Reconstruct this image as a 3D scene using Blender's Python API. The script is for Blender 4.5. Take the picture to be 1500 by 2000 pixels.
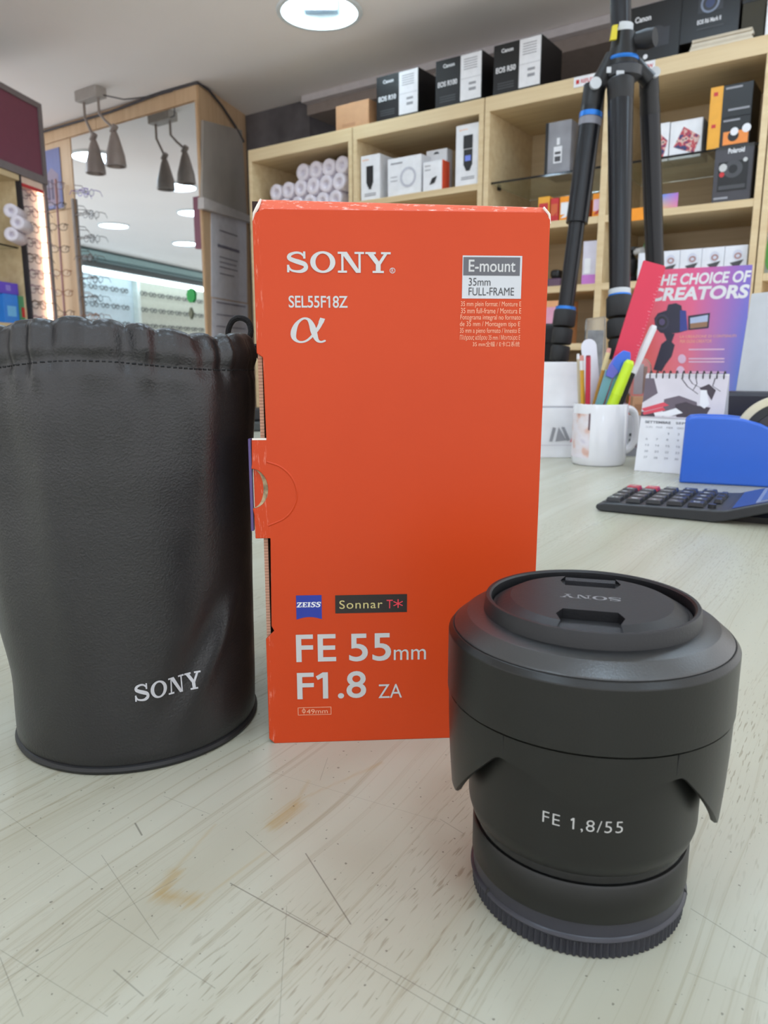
import bpy, bmesh, math, random
from mathutils import Vector, Matrix
random.seed(7)
SC = bpy.context.scene
for _o in list(bpy.data.objects):
    bpy.data.objects.remove(_o)
COL = SC.collection
pi, cos, sin, rad = math.pi, math.cos, math.sin, math.radians

# ------------------------------------------------------------------ camera, world, exposure
FPX, PITCH, CAMH = 1463.7, 0.19695, 0.15544          # focal length in px of the 1500x2000 frame
cam_d = bpy.data.cameras.new('camera'); cam = bpy.data.objects.new('camera', cam_d); COL.objects.link(cam)
cam.location = (0, 0, CAMH); cam.rotation_euler = (pi/2 - PITCH, 0, 0)
cam_d.sensor_fit = 'VERTICAL'; cam_d.sensor_height = 36; cam_d.lens = FPX/2000*36
cam_d.clip_start = .01; cam_d.clip_end = 60
cam_d.dof.use_dof = True; cam_d.dof.focus_distance = .30; cam_d.dof.aperture_fstop = 27
SC.camera = cam
W = bpy.data.worlds.new('shop_light'); SC.world = W; W.use_nodes = True
W.node_tree.nodes['Background'].inputs[0].default_value = (.97, .98, 1, 1)
W.node_tree.nodes['Background'].inputs[1].default_value = 1.3
SC.view_settings.view_transform = 'Standard'; SC.view_settings.look = 'None'
SC.view_settings.gamma = 1; SC.view_settings.exposure = .36
SC.view_settings.use_curve_mapping = False
LAMP = 24.0                                            # radiance of the ceiling lamps
CEIL = 1.38                                            # ceiling above the counter top (z = 0)
FLOOR = -.95

# ------------------------------------------------------------------ projection helpers (pixel -> point in the room)
_cp, _sp = cos(PITCH), sin(PITCH)
EYE = Vector((0, 0, CAMH))
def ray(px, py):
    a, b = (px-750)/FPX, (1000-py)/FPX
    return Vector((a, _cp+b*_sp, -_sp+b*_cp))
def on_z(px, py, z=0.0):
    r = ray(px, py); return EYE + r*((z-CAMH)/r.z)
def on_y(px, py, y):
    r = ray(px, py); return EYE + r*(y/r.y)
def on_plane(px, py, P, N):
    r = ray(px, py); return EYE + r*((Vector(P)-EYE).dot(N)/r.dot(N))
WA = rad(54.8)                                         # the shelf wall runs away to the left
DR = Vector((sin(WA), -cos(WA), 0)); NA = Vector((cos(WA), sin(WA), 0)); UP = Vector((0, 0, 1))
WROT = -(pi/2 - WA)
def wp(t, n, z=0.0): return DR*t + NA*n + UP*z
def on_n(px, py, n): return on_plane(px, py, NA*n, NA)

# ------------------------------------------------------------------ materials
def lin(c):
    out = []
    for v in c:
        v /= 255.0
        out.append(v/12.92 if v <= .04045 else ((v+.055)/1.055)**2.4)
    return tuple(out)+(1.0,)
MATS = {}
def mat(name, rgb, rough=.5, metal=0.0, spec=.5, coat=0.0, bump=None, vary=.06, scale=30, emit=0, trans=0, alpha=1, bumpdist=.001):
    if name in MATS: return MATS[name]
    m = bpy.data.materials.new(name); m.use_nodes = True
    nt = m.node_tree; b = nt.nodes['Principled BSDF']
    c = lin(rgb)
    tc = nt.nodes.new('ShaderNodeTexCoord')
    nz = nt.nodes.new('ShaderNodeTexNoise'); nz.inputs['Scale'].default_value = scale
    nt.links.new(tc.outputs['Object'], nz.inputs['Vector'])
    mr = nt.nodes.new('ShaderNodeMapRange'); mr.inputs[3].default_value = 1-vary; mr.inputs[4].default_value = 1+vary
    mr.inputs[1].default_value = .25; mr.inputs[2].default_value = .75
    nt.links.new(nz.outputs[0], mr.inputs[0])
    mx = nt.nodes.new('ShaderNodeVectorMath'); mx.operation = 'SCALE'
    mx.inputs[0].default_value = c[:3]; nt.links.new(mr.outputs[0], mx.inputs['Scale'])
    nt.links.new(mx.outputs[0], b.inputs['Base Color'])
    b.inputs['Roughness'].default_value = rough; b.inputs['Metallic'].default_value = metal
    b.inputs['Specular IOR Level'].default_value = spec; b.inputs['Coat Weight'].default_value = coat
    b.inputs['Transmission Weight'].default_value = trans; b.inputs['Alpha'].default_value = alpha
    if emit:
        b.inputs['Emission Color'].default_value = c; b.inputs['Emission Strength'].default_value = emit
    if bump:
        bn = nt.nodes.new('ShaderNodeTexNoise'); bn.inputs['Scale'].default_value = bump[0]; bn.inputs['Detail'].default_value = 3
        nt.links.new(tc.outputs['Object'], bn.inputs['Vector'])
        bb = nt.nodes.new('ShaderNodeBump'); bb.inputs['Strength'].default_value = bump[1]; bb.inputs['Distance'].default_value = bumpdist
        nt.links.new(bn.outputs[0], bb.inputs['Height']); nt.links.new(bb.outputs[0], b.inputs['Normal'])
    MATS[name] = m
    return m
class G:                                               # small node-graph helper
    def __init__(s, m): s.nt = m.node_tree; s.b = s.nt.nodes['Principled BSDF']
    def n(s, t, **k):
        x = s.nt.nodes.new(t)
        for a, v in k.items(): setattr(x, a, v)
        return x
    def put(s, sock, v):
        if hasattr(v, 'is_output') or isinstance(v, bpy.types.NodeSocket): s.nt.links.new(v, sock)
        else: sock.default_value = v
    def math(s, op, *a):
        x = s.n('ShaderNodeMath', operation=op)
        for i, v in enumerate(a): s.put(x.inputs[i], v)
        return x.outputs[0]
    def vm(s, op, a, b=None):
        x = s.n('ShaderNodeVectorMath', operation=op); s.put(x.inputs[0], a)
        if b is not None: s.put(x.inputs[1], b)
        return x
    def rng(s, v, a, b, c=0., d=1.):
        x = s.n('ShaderNodeMapRange'); s.put(x.inputs[0], v)
        for i, q in enumerate((a, b, c, d)): x.inputs[i+1].default_value = q
        return x.outputs[0]
    def noise(s, vec, scale, detail=2., rough=.5):
        x = s.n('ShaderNodeTexNoise'); s.put(x.inputs['Vector'], vec)
        x.inputs['Scale'].default_value = scale; x.inputs['Detail'].default_value = detail; x.inputs['Roughness'].default_value = rough
        return x.outputs[0]
    def mix(s, f, a, b):
        x = s.n('ShaderNodeMix', data_type='RGBA'); s.put(x.inputs[0], f); s.put(x.inputs[6], a); s.put(x.inputs[7], b)
        return x.outputs[2]
def newmat(name, rough=.5, **k):
    m = bpy.data.materials.new(name); m.use_nodes = True
    b = m.node_tree.nodes['Principled BSDF']; b.inputs['Roughness'].default_value = rough
    MATS[name] = m
    return m, G(m)

# counter laminate: pale ash, grain runs along NA, scratches from use
def counter_mat():
    m, g = newmat('ash_laminate', .3)
    tc = g.n('ShaderNodeTexCoord'); v = g.vm('MULTIPLY', tc.outputs['Object'], (1, 1, 0)).outputs[0]
    rot = g.n('ShaderNodeVectorRotate', rotation_type='Z_AXIS'); g.put(rot.inputs['Vector'], v); rot.inputs['Angle'].default_value = -rad(57)
    gv = rot.outputs[0]                                  # x along the grain, y across
    warp = g.noise(g.vm('MULTIPLY', gv, (3, 9, 1)).outputs[0], 1.0, 2)
    sep = g.n('ShaderNodeSeparateXYZ'); g.put(sep.inputs[0], gv)
    yw = g.math('ADD', sep.outputs[1], g.math('MULTIPLY', warp, .05))
    cb = g.n('ShaderNodeCombineXYZ'); g.put(cb.inputs[0], sep.outputs[0]); g.put(cb.inputs[1], yw)
    streak = g.noise(g.vm('MULTIPLY', cb.outputs[0], (3.2, 480, 1)).outputs[0], 1.0, 3, .6)
    broad = g.noise(g.vm('MULTIPLY', cb.outputs[0], (1.5, 26, 1)).outputs[0], 1.0, 2)
    pores = g.noise(g.vm('MULTIPLY', gv, (110, 1000, 1)).outputs[0], 1.0, 1)
    patch = g.noise(g.vm('MULTIPLY', gv, (5, 9, 1)).outputs[0], 1.0, 1)
    col = g.mix(g.rng(broad, .35, .68), lin((186, 185, 169)), lin((173, 170, 151)))
    f1 = g.math('MULTIPLY', g.rng(streak, .545, .70), .55)
    col = g.mix(f1, col, lin((150, 140, 115)))
    f2 = g.math('MULTIPLY', g.rng(pores, .60, .68), g.rng(patch, .42, .58))
    col = g.mix(g.math('MULTIPLY', f2, .6), col, lin((130, 120, 98)))
    # cathedral tips of the grain (tan patches of the print itself)
    def segd(a, b):
        a = Vector((a[0], a[1], 0)); d = Vector((b[0], b[1], 0))-a; L2 = d.length_squared
        pa = g.vm('SUBTRACT', v, tuple(a)).outputs[0]
        dt = g.n('ShaderNodeVectorMath', operation='DOT_PRODUCT'); g.put(dt.inputs[0], pa); dt.inputs[1].default_value = tuple(d)
        h = g.math('DIVIDE', dt.outputs['Value'], L2); h.node.use_clamp = True
        sc = g.n('ShaderNodeVectorMath', operation='SCALE'); sc.inputs[0].default_value = tuple(d); g.put(sc.inputs['Scale'], h)
        q = g.vm('SUBTRACT', pa, sc.outputs[0]).outputs[0]
        ln = g.n('ShaderNodeVectorMath', operation='LENGTH'); g.put(ln.inputs[0], q)
        return ln.outputs['Value'], h
    ragged = g.rng(g.noise(g.vm('MULTIPLY', gv, (25, 700, 1)).outputs[0], 1., 2), .3, .7, -.0035, .0035)
    for pa, pb, w, kk in (((318, 1750), (372, 1756), .0036, .62), ((318, 1742), (340, 1706), .0026, .62), ((535, 1608), (578, 1572), .0034, .62), ((340, 1700), (420, 1610), .0008, .3), ((585, 1562), (745, 1490), .0010, .3), ((572, 1580), (602, 1525), .0010, .3), ((400, 1750), (520, 1665), .0007, .3)):
        d, h = segd(on_z(*pa), on_z(*pb))
        k = g.math('ADD', d, g.math('MULTIPLY', ragged, w/.0055))
        col = g.mix(g.math('MULTIPLY', g.math('MULTIPLY', g.rng(k, w*1.3, w*.1), kk), g.rng(streak, .30, .55, .6, 1.)), col, lin((168, 142, 88)))
    SCR = [((-20, 1930), (345, 1716), .00013, .5), ((450, 1725), (640, 1830), .0002, .75), ((560, 1780), (1000, 2030), .00014, .6), ((597, 1667), (685, 1805), .0002, .8),
           ((198, 1670), (310, 1835), .00013, .5), ((190, 1778), (420, 1930), .00013, .5), ((0, 1580), (190, 1725), .00012, .45), ((264, 1608), (277, 1631), .0003, .8),
           ((480, 1624), (545, 1680), .00014, .55), ((520, 1505), (860, 1605), .0001, .4), ((222, 1895), (280, 1945), .0002, .6), ((560, 1770), (545, 2000), .00012, .45),
           ((0, 1855), (210, 1985), .00013, .4), ((320, 1555), (410, 1590), .00012, .45), ((640, 1480), (625, 1524), .00014, .4), ((1350, 1775), (1500, 1870), .00016, .6), ((1345, 1900), (1500, 1960), .00013, .4), ((880, 1660), (700, 1830), .0001, .3),
           ((1000, 1245), (1060, 1290), .0001, .3), ((690, 1870), (905, 2000), .00014, .55), ((0, 1870), (45, 1985), .00014, .5), ((860, 1600), (905, 1628), .0002, .4)]
    for a, b, w, k in SCR:
        d, h = segd(on_z(*a), on_z(*b))
        col = g.mix(g.math('MULTIPLY', g.rng(d, w*1.45, w*.35), k*.85), col, lin((88, 84, 74)))
    speck = g.noise(v, 700, 0)
    col = g.mix(g.math('MULTIPLY', g.rng(speck, .81, .825), .6), col, lin((70, 64, 55)))
    g.put(g.b.inputs['Base Color'], col)
    g.put(g.b.inputs['Roughness'], g.rng(broad, .3, .7, .26, .36))
    return m
def wood_mat(name, a, b, ang=0.0, sc=(1.5, 40, 40)):
    m, g = newmat(name, .5)
    tc = g.n('ShaderNodeTexCoord')
    s = g.noise(g.vm('MULTIPLY', tc.outputs['Object'], sc).outputs[0], 1., 3, .6)
    g.put(g.b.inputs['Base Color'], g.mix(g.rng(s, .35, .7), lin(a), lin(b)))
    return m
def speckle_mat(name, cols, scale=40, rough=.5):        # printed picture of patches of colour
    m, g = newmat(name, rough)
    tc = g.n('ShaderNodeTexCoord'); r = g.n('ShaderNodeValToRGB')
    g.put(r.inputs[0], g.noise(tc.outputs['Object'], scale, 2))
    r.color_ramp.interpolation = 'EASE'
    e = r.color_ramp.elements
    while len(e) < len(cols): e.new(.5)
    for i, c in enumerate(cols):
        e[i].position = .3+.4*i/(len(cols)-1); e[i].color = lin(c)
    g.put(g.b.inputs['Base Color'], r.outputs[0])
    return m
def leather_mat():
    m, g = newmat('black_leatherette', .42)
    tc = g.n('ShaderNodeTexCoord'); v = tc.outputs['Object']
    vo = g.n('ShaderNodeTexVoronoi'); g.put(vo.inputs['Vector'], v); vo.inputs['Scale'].default_value = 950
    nz = g.noise(v, 1400, 2)
    h = g.math('ADD', g.math('MULTIPLY', vo.outputs[0], .6), nz)
    bb = g.n('ShaderNodeBump'); bb.inputs['Strength'].default_value = .22; bb.inputs['Distance'].default_value = .0005
    g.put(bb.inputs['Height'], h); g.put(g.b.inputs['Normal'], bb.outputs[0])
    g.put(g.b.inputs['Base Color'], g.mix(g.noise(v, 60, 2), lin((18, 17, 19)), lin((24, 23, 26))))
    g.b.inputs['Specular IOR Level'].default_value = .68
    g.put(g.b.inputs['Roughness'], g.rng(g.noise(v, 45, 3), .3, .7, .33, .44))
    return m
def grad_mat(name, tl, tr, bl, br, w, h, rough=.35):    # four-corner printed gradient in local x / z
    m, g = newmat(name, rough)
    tc = g.n('ShaderNodeTexCoord'); sp = g.n('ShaderNodeSeparateXYZ'); g.put(sp.inputs[0], tc.outputs['Object'])
    fx = g.rng(sp.outputs[0], 0, w); fz = g.rng(sp.outputs[2], 0, h)
    g.put(g.b.inputs['Base Color'], g.mix(fz, g.mix(fx, lin(bl), lin(br)), g.mix(fx, lin(tl), lin(tr))))
    return m
def orange_mat():
    m, g = newmat('orange_card', .38)
    tc = g.n('ShaderNodeTexCoord'); v = tc.outputs['Object']
    n1 = g.noise(v, 9, 3)
    col = g.mix(g.rng(n1, .3, .7), lin((199, 67, 25)), lin((192, 62, 22)))
    ck = g.noise(g.vm('MULTIPLY', v, (900, 900, 120)).outputs[0], 1, 3, .7)
    sp = g.n('ShaderNodeSeparateXYZ'); g.put(sp.inputs[0], v)
    edge = g.rng(sp.outputs[0], .0035, .0012)
    col = g.mix(g.math('MULTIPLY', edge, g.rng(ck, .56, .74)), col, lin((230, 150, 128)))
    g.put(g.b.inputs['Base Color'], col)
    g.b.inputs['Specular IOR Level'].default_value = .28; g.b.inputs['Coat Roughness'].default_value = .3
    return m
def worn_mat():
    m, g = newmat('worn_orange_card', .5)
    tc = g.n('ShaderNodeTexCoord'); v = tc.outputs['Object']
    n1 = g.noise(g.vm('MULTIPLY', v, (260, 200, 900)).outputs[0], 1., 3, .7)
    g.put(g.b.inputs['Base Color'], g.mix(g.rng(n1, .56, .74), lin((220, 100, 70)), lin((248, 214, 204))))
    return m

# ------------------------------------------------------------------ mesh builder
class MB:
    def __init__(s): s.v = []; s.f = []; s.sm = []
    def add(s, vs, fs, smooth=False):
        k = len(s.v); s.v += [tuple(p) for p in vs]; s.f += [tuple(i+k for i in f) for f in fs]; s.sm += [smooth]*len(fs); return s
    def hexa(s, p):                                     # 8 points: bottom ring 0-3, top ring 4-7
        return s.add(p, [(3, 2, 1, 0), (4, 5, 6, 7), (0, 1, 5, 4), (1, 2, 6, 5), (2, 3, 7, 6), (3, 0, 4, 7)])
    def box(s, x0, x1, y0, y1, z0, z1):
        return s.hexa([(x0, y0, z0), (x1, y0, z0), (x1, y1, z0), (x0, y1, z0), (x0, y0, z1), (x1, y0, z1), (x1, y1, z1), (x0, y1, z1)])
    def tube(s, path, r, n=10, closed=False, caps=True):
        path = [Vector(p) for p in path]; N = len(path)
        rs = r if isinstance(r, (list, tuple)) else [r]*N
        k = len(s.v); prev = None
        for i, p in enumerate(path):
            if closed: d = path[(i+1) % N]-path[i-1]
            else: d = path[min(i+1, N-1)]-path[max(i-1, 0)]
            d.normalize()
            if prev is None:
                a = Vector((0, 0, 1)) if abs(d.z) < .9 else Vector((1, 0, 0))
                u = d.cross(a).normalized()
            else: u = (prev-d*prev.dot(d)).normalized()
            prev = u; w = d.cross(u)
            for j in range(n):
                t = 2*pi*j/n; s.v.append(tuple(p+(u*cos(t)+w*sin(t))*rs[i]))
        for i in range(N if closed else N-1):
            i2 = (i+1) % N
            for j in range(n):
                j2 = (j+1) % n
                s.f.append((k+i*n+j, k+i*n+j2, k+i2*n+j2, k+i2*n+j)); s.sm.append(True)
        if caps and not closed:
            s.f.append(tuple(k+j for j in range(n))[::-1]); s.sm.append(False)
            s.f.append(tuple(k+(N-1)*n+j for j in range(n))); s.sm.append(False)
        return s
    def lathe(s, prof, n=64, c=(0, 0, 0), axis=None, closed=False, caps=True):   # prof: (radius, height)
        k = len(s.v); ax = axis or (Vector((1, 0, 0)), Vector((0, 1, 0)), Vector((0, 0, 1))); c = Vector(c)
        for r, z in prof:
            for j in range(n):
                t = 2*pi*j/n; s.v.append(tuple(c+(ax[0]*cos(t)+ax[1]*sin(t))*r+ax[2]*z))
        m = len(prof)
        for i in range(m if closed else m-1):
            i2 = (i+1) % m
            for j in range(n):
                j2 = (j+1) % n
                s.f.append((k+i*n+j, k+i*n+j2, k+i2*n+j2, k+i2*n+j)); s.sm.append(True)
        if not closed and caps:
            if prof[0][0] > 0: s.f.append(tuple(k+j for j in range(n))[::-1]); s.sm.append(False)
            if prof[-1][0] > 0: s.f.append(tuple(k+(m-1)*n+j for j in range(n))); s.sm.append(False)
        return s
    def prism(s, poly, O, ux, uy, off, smooth=False):   # flat outline extruded by the vector off
        O, ux, uy, off = Vector(O), Vector(ux), Vector(uy), Vector(off)
        a = [O+ux*p[0]+uy*p[1] for p in poly]; n = len(a)
        k = len(s.v); s.v += [tuple(p) for p in a]+[tuple(p+off) for p in a]
        s.f.append(tuple(range(k, k+n))); s.f.append(tuple(range(k+2*n-1, k+n-1, -1))); s.sm += [False, False]
        for i in range(n):
            j = (i+1) % n; s.f.append((k+i, k+n+i, k+n+j, k+j)); s.sm.append(smooth)
        return s
    def mesh(s, name, m):
        me = bpy.data.meshes.new(name); me.from_pydata(s.v, [], s.f); me.validate()
        bm = bmesh.new(); bm.from_mesh(me); bmesh.ops.recalc_face_normals(bm, faces=bm.faces); bm.to_mesh(me); bm.free()
        if len(me.polygons) == len(s.sm): me.polygons.foreach_set('use_smooth', s.sm)
        if m: me.materials.append(m)
        return me
    def build(s, name, m, parent=None, bevel=0, seg=2, angle=None):
        o = bpy.data.objects.new(name, s.mesh(name, m)); COL.objects.link(o)
        if parent is not None: o.parent = parent
        if bevel:
            b = o.modifiers.new('bevel', 'BEVEL'); b.width = bevel; b.segments = seg; b.limit_method = 'ANGLE'; b.angle_limit = rad(35)
        if any(s.sm):
            o.data.set_sharp_from_angle(angle=rad(angle or 38))
        return o
def thing(name, label, cat, loc=(0, 0, 0), rotz=0.0, group=None):
    o = bpy.data.objects.new(name, None); COL.objects.link(o); o.empty_display_size = .02
    o.location = loc; o.rotation_euler = (0, 0, rotz); o['label'] = label; o['category'] = cat
    if group: o['group'] = group
    return o
def tag(o, label, cat, group=None):
    o['label'] = label; o['category'] = cat
    if group: o['group'] = group
    return o
def struct(o): o['kind'] = 'structure'; return o
def loc_of(o, p):                                       # world point -> the thing's own frame
    q = Vector(p)-o.location; a = -o.rotation_euler.z
    return Vector((q.x*cos(a)-q.y*sin(a), q.x*sin(a)+q.y*cos(a), q.z))
def copy_tree(o, parent=None):
    c = o.copy(); COL.objects.link(c)
    if parent is not None: c.parent = parent
    for ch in list(o.children): copy_tree(ch, c)
    return c

# ------------------------------------------------------------------ lettering
_tc = {}
def glyphs(s, bold=0.0, shear=0.0, space=1.0):
    key = (s, bold, shear, space)
    if key in _tc: return _tc[key]
    cu = bpy.data.curves.new('t', 'FONT'); cu.body = s; cu.offset = bold; cu.shear = shear; cu.space_character = space; cu.resolution_u = 5
    ob = bpy.data.objects.new('t', cu); COL.objects.link(ob)
    dg = bpy.context.evaluated_depsgraph_get(); ev = ob.evaluated_get(dg)
    me = ev.to_mesh()
    vs = [tuple(v.co[:2]) for v in me.vertices]; fs = [tuple(p.vertices) for p in me.polygons]
    ev.to_mesh_clear()
    def bb(body):
        cu.body = body; bpy.context.view_layer.update(); e2 = ob.evaluated_get(bpy.context.evaluated_depsgraph_get()); m2 = e2.to_mesh()
        q = [v.co[:2] for v in m2.vertices]; e2.to_mesh_clear(); return max(p[0] for p in q), min(p[0] for p in q), max(p[1] for p in q)
    for i, ch in enumerate(s):
        if ch == '1':                                   # the font's figure one is a bare bar: give it its flag
            xr = bb(s[:i+1])[0]; a1 = bb('1'); wb = a1[0]-a1[1]; xl = xr-wb; H = a1[2]; k = len(vs)
            vs += [(xl, H), (xl-1.3*wb, H*.85), (xl-.95*wb, H*.71), (xl, H*.80)]; fs.append(tuple(range(k, k+4)))
    bpy.data.objects.remove(ob); bpy.data.curves.remove(cu)
    _tc[key] = (vs, fs); return _tc[key]
def fit(g, w, h=None, x=0.0, y=0.0):                    # scale glyphs into a w x h box at x, y
    vs, fs = g
    x0 = min(p[0] for p in vs); x1 = max(p[0] for p in vs); y0 = min(p[1] for p in vs); y1 = max(p[1] for p in vs)
    sx = w/(x1-x0); sy = h/(y1-y0) if h else sx
    return [(x+(p[0]-x0)*sx, y+(p[1]-y0)*sy) for p in vs], fs
def lay(g2, O, ux, uy):
    O, ux, uy = Vector(O), Vector(ux), Vector(uy)
    if len(g2[1]) < 160 and any(len(f) == 4 for f in g2[1]):   # strokes that overlap lie one film of ink above the other
        n = ux.cross(uy).normalized()*1.2e-6; vs, fs = [], []
        for i, f in enumerate(g2[1]):
            fs.append(tuple(range(len(vs), len(vs)+len(f)))); vs += [O+ux*g2[0][j][0]+uy*g2[0][j][1]+n*i for j in f]
        return vs, fs
    return [O+ux*p[0]+uy*p[1] for p in g2[0]], g2[1]
def strip(pts, ws):                                     # stroke with varying width, in 2-D
    vs, fs = [], []
    for i, p in enumerate(pts):
        a = Vector(pts[max(i-1, 0)]); b = Vector(pts[min(i+1, len(pts)-1)]); d = (b-a).normalized(); n = Vector((-d.y, d.x))
        w = ws[i]/2 if isinstance(ws, list) else ws/2
        vs += [tuple(Vector(p)+n*w), tuple(Vector(p)-n*w)]
        if i: fs.append((2*i-2, 2*i-1, 2*i+1, 2*i))
    return vs, fs
def curve(cps, n=12):                                   # Catmull-Rom through points
    out = []; P = [Vector(c) for c in cps]; P = [2*P[0]-P[1]]+P+[2*P[-1]-P[-2]]
    for i in range(1, len(P)-2):
        for k in range(n):
            t = k/n; a, b, c, d = P[i-1:i+3]
            out.append(.5*((2*b)+(c-a)*t+(2*a-5*b+4*c-d)*t*t+(3*b-a-3*c+d)*t**3))
    return [tuple(p) for p in out]+[tuple(P[-2])]
def join2(*parts):
    vs, fs = [], []
    for v, f in parts:
        k = len(vs); vs += v; fs += [tuple(i+k for i in q) for q in f]
    return vs, fs
def poly2(*pts): return list(pts), [tuple(range(len(pts)))]
def rect2(x0, y0, x1, y1): return poly2((x0, y0), (x1, y0), (x1, y1), (x0, y1))
def ring2(cx, cy, a, b, ia, ib, n=40):
    vs = []; fs = []
    for i in range(n):
        t = 2*pi*i/n; vs += [(cx+a*cos(t), cy+b*sin(t)), (cx+ia*cos(t), cy+ib*sin(t))]
        j = (i+1) % n; fs.append((2*i, 2*i+1, 2*j+1, 2*j))
    return vs, fs
def slab_word():                                        # S O N Y with slab serifs, unit height
    S = curve([(.88, .76), (.70, .91), (.45, .94), (.18, .84), (.14, .68), (.36, .57), (.62, .49), (.90, .38), (.93, .19), (.72, .06), (.45, .05), (.20, .12), (.07, .30)], 8)
    nS = len(S); wS = []
    for i in range(nS):
        t = i/(nS-1); wS.append(.10+.13*math.exp(-((t-.5)/.2)**2)+.05*math.exp(-((t-.3)/.08)**2)+.05*math.exp(-((t-.7)/.08)**2))
    s = join2(strip(S, wS), rect2(.82, .66, .93, 1.0), rect2(.02, 0, .13, .36))
    o = ring2(1.78, .5, .62, .52, .36, .41)
    def sh(g, dx): return [(p[0]+dx, p[1]) for p in g[0]], g[1]
    n = join2(rect2(0, .9, .45, 1), rect2(.17, .08, .28, .95), rect2(0, 0, .45, .1), poly2((.13, 1), (.45, 1), (1.13, 0), (.9, 0)), rect2(1.02, 0, 1.13, .95), rect2(.83, .9, 1.3, 1))
    y = join2(rect2(0, .9, .52, 1), rect2(.78, .9, 1.26, 1), poly2((.1, .92), (.4, .92), (.76, .44), (.52, .40)), poly2((.93, .92), (1.1, .92), (.76, .40), (.62, .46)), rect2(.52, .05, .76, .5), rect2(.36, 0, .92, .1))
    return join2(s, o, sh(n, 2.52), sh(y, 3.88))
SLAB = slab_word()
def print_on(name, g2, O, ux, uy, m, parent):
    b = MB(); b.add(*lay(g2, O, ux, uy)); return b.build(name, m, parent)
def disc2(cx, cy, a, b=None, n=20):
    b = b or a
    return [(cx+a*cos(2*pi*i/n), cy+b*sin(2*pi*i/n)) for i in range(n)], [tuple(range(n))]

# ------------------------------------------------------------------ shared materials
COUNTER = counter_mat()
BEECH = wood_mat('pale_beech', (222, 200, 160), (208, 182, 140))
BEECH_IN = wood_mat('beech_back', (204, 182, 146), (190, 166, 130))
PINE = wood_mat('pinkish_veneer', (216, 184, 148), (201, 166, 128), sc=(30, 30, 2))
WHITE = mat('white_card', (232, 232, 236), .5)
PAPER = mat('white_paper', (226, 226, 236), .7)
BLACKCARD = mat('black_card', (15, 15, 17), .4)
BLACKP = mat('black_plastic', (18, 18, 20), .45)
BLACKM = mat('black_metal', (26, 27, 31), .33)
DARKG = mat('dark_grey_print', (70, 70, 74), .5)
GREYP = mat('grey_print', (150, 150, 156), .5)
INK = mat('black_ink', (28, 28, 30), .5)
RED = mat('red_print', (196, 44, 48), .45)
SILV = mat('silver_print', (194, 194, 193), .4)
CHROME = mat('chrome', (205, 205, 208), .22, metal=1)
GLASSY = mat('clear_glass', (235, 245, 240), .03, trans=1)
CLEAR = mat('clear_plastic', (235, 238, 240), .12, trans=.95)
KRAFT = mat('kraft_card', (196, 150, 112), .7)
YELLOW = mat('yellow_card', (232, 165, 48), .45)
ORANGEC = mat('orange_paper', (244, 150, 28), .5)
BLUEACC = mat('blue_anodised', (40, 120, 210), .3, metal=.3)

# ================================================================== THE ROOM
struct(MB().box(-9.6, 2.1, -2.4, 4.9, FLOOR-.05, FLOOR).build('floor', mat('floor_tile', (232, 231, 229), .4)))
CEILM = mat('ceiling_paint', (246, 241, 239), .8, vary=.02, scale=2)
LCEN = on_z(624, 22, CEIL); LR = .142
def ceiling():
    b = MB(); n = 48; cx, cy = LCEN.x, LCEN.y; q = .3
    inn = [(cx+LR*cos(2*pi*(i+.5)/n), cy+LR*sin(2*pi*(i+.5)/n), CEIL) for i in range(n)]
    out = []
    for i in range(n):
        t = 2*pi*(i+.5)/n; k = q/max(abs(cos(t)), abs(sin(t))); out.append((cx+k*cos(t), cy+k*sin(t), CEIL))
    b.add(inn+out, [(i, (i+1) % n, n+(i+1) % n, n+i) for i in range(n)])
    k = [(cx+q, cy+q), (cx-q, cy+q), (cx-q, cy-q), (cx+q, cy-q)]
    for j, c in enumerate(k):                                          # fill the square's corners
        near = sorted(range(n), key=lambda i: (out[i][0]-c[0])**2+(out[i][1]-c[1])**2)[:2]
        b.add([(c[0], c[1], CEIL), out[near[0]], out[near[1]]], [(0, 1, 2)])
    X0, X1, Y0, Y1 = -9.6, 2.1, -2.4, 4.9
    for x0, x1, y0, y1 in ((X0, cx-q, Y0, Y1), (cx+q, X1, Y0, Y1), (cx-q, cx+q, Y0, cy-q), (cx-q, cx+q, cy+q, Y1)):
        b.add([(x0, y0, CEIL), (x1, y0, CEIL), (x1, y1, CEIL), (x0, y1, CEIL)], [(0, 1, 2, 3)])
    struct(b.build('ceiling', CEILM))
ceiling()
def wallbox(t0, t1, n0, n1, z0, z1, b=None):
    b = b or MB()
    return b.hexa([wp(t0, n0, z0), wp(t1, n0, z0), wp(t1, n1, z0), wp(t0, n1, z0), wp(t0, n0, z1), wp(t1, n0, z1), wp(t1, n1, z1), wp(t0, n1, z1)])
GREYW = mat('taupe_wall', (122, 113, 110), .85, bump=(60, .2))
CONC = mat('bare_concrete', (104, 100, 103), .9, vary=.3, scale=9, bump=(40, .5), bumpdist=.004)
struct(wallbox(-2.78, .5, 3.30, 3.36, FLOOR, CEIL).build('wall_back', GREYW))
struct(wallbox(-2.96, -2.52, 2.955, 3.30, FLOOR, CEIL).build('wall_left', CONC))
struct(wallbox(-2.52, .5, 2.94, 3.30, CEIL-.075, CEIL-.004).build('trim_1', mat('shaded_soffit', (150, 138, 132), .85)))  # alcove soffit: its shade is put into the darker grey
struct(wallbox(-2.52, .5, 2.90, 2.94, CEIL-.03, CEIL-.001).build('trim_2', mat('white_edging', (206, 200, 202), .6)))

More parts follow.
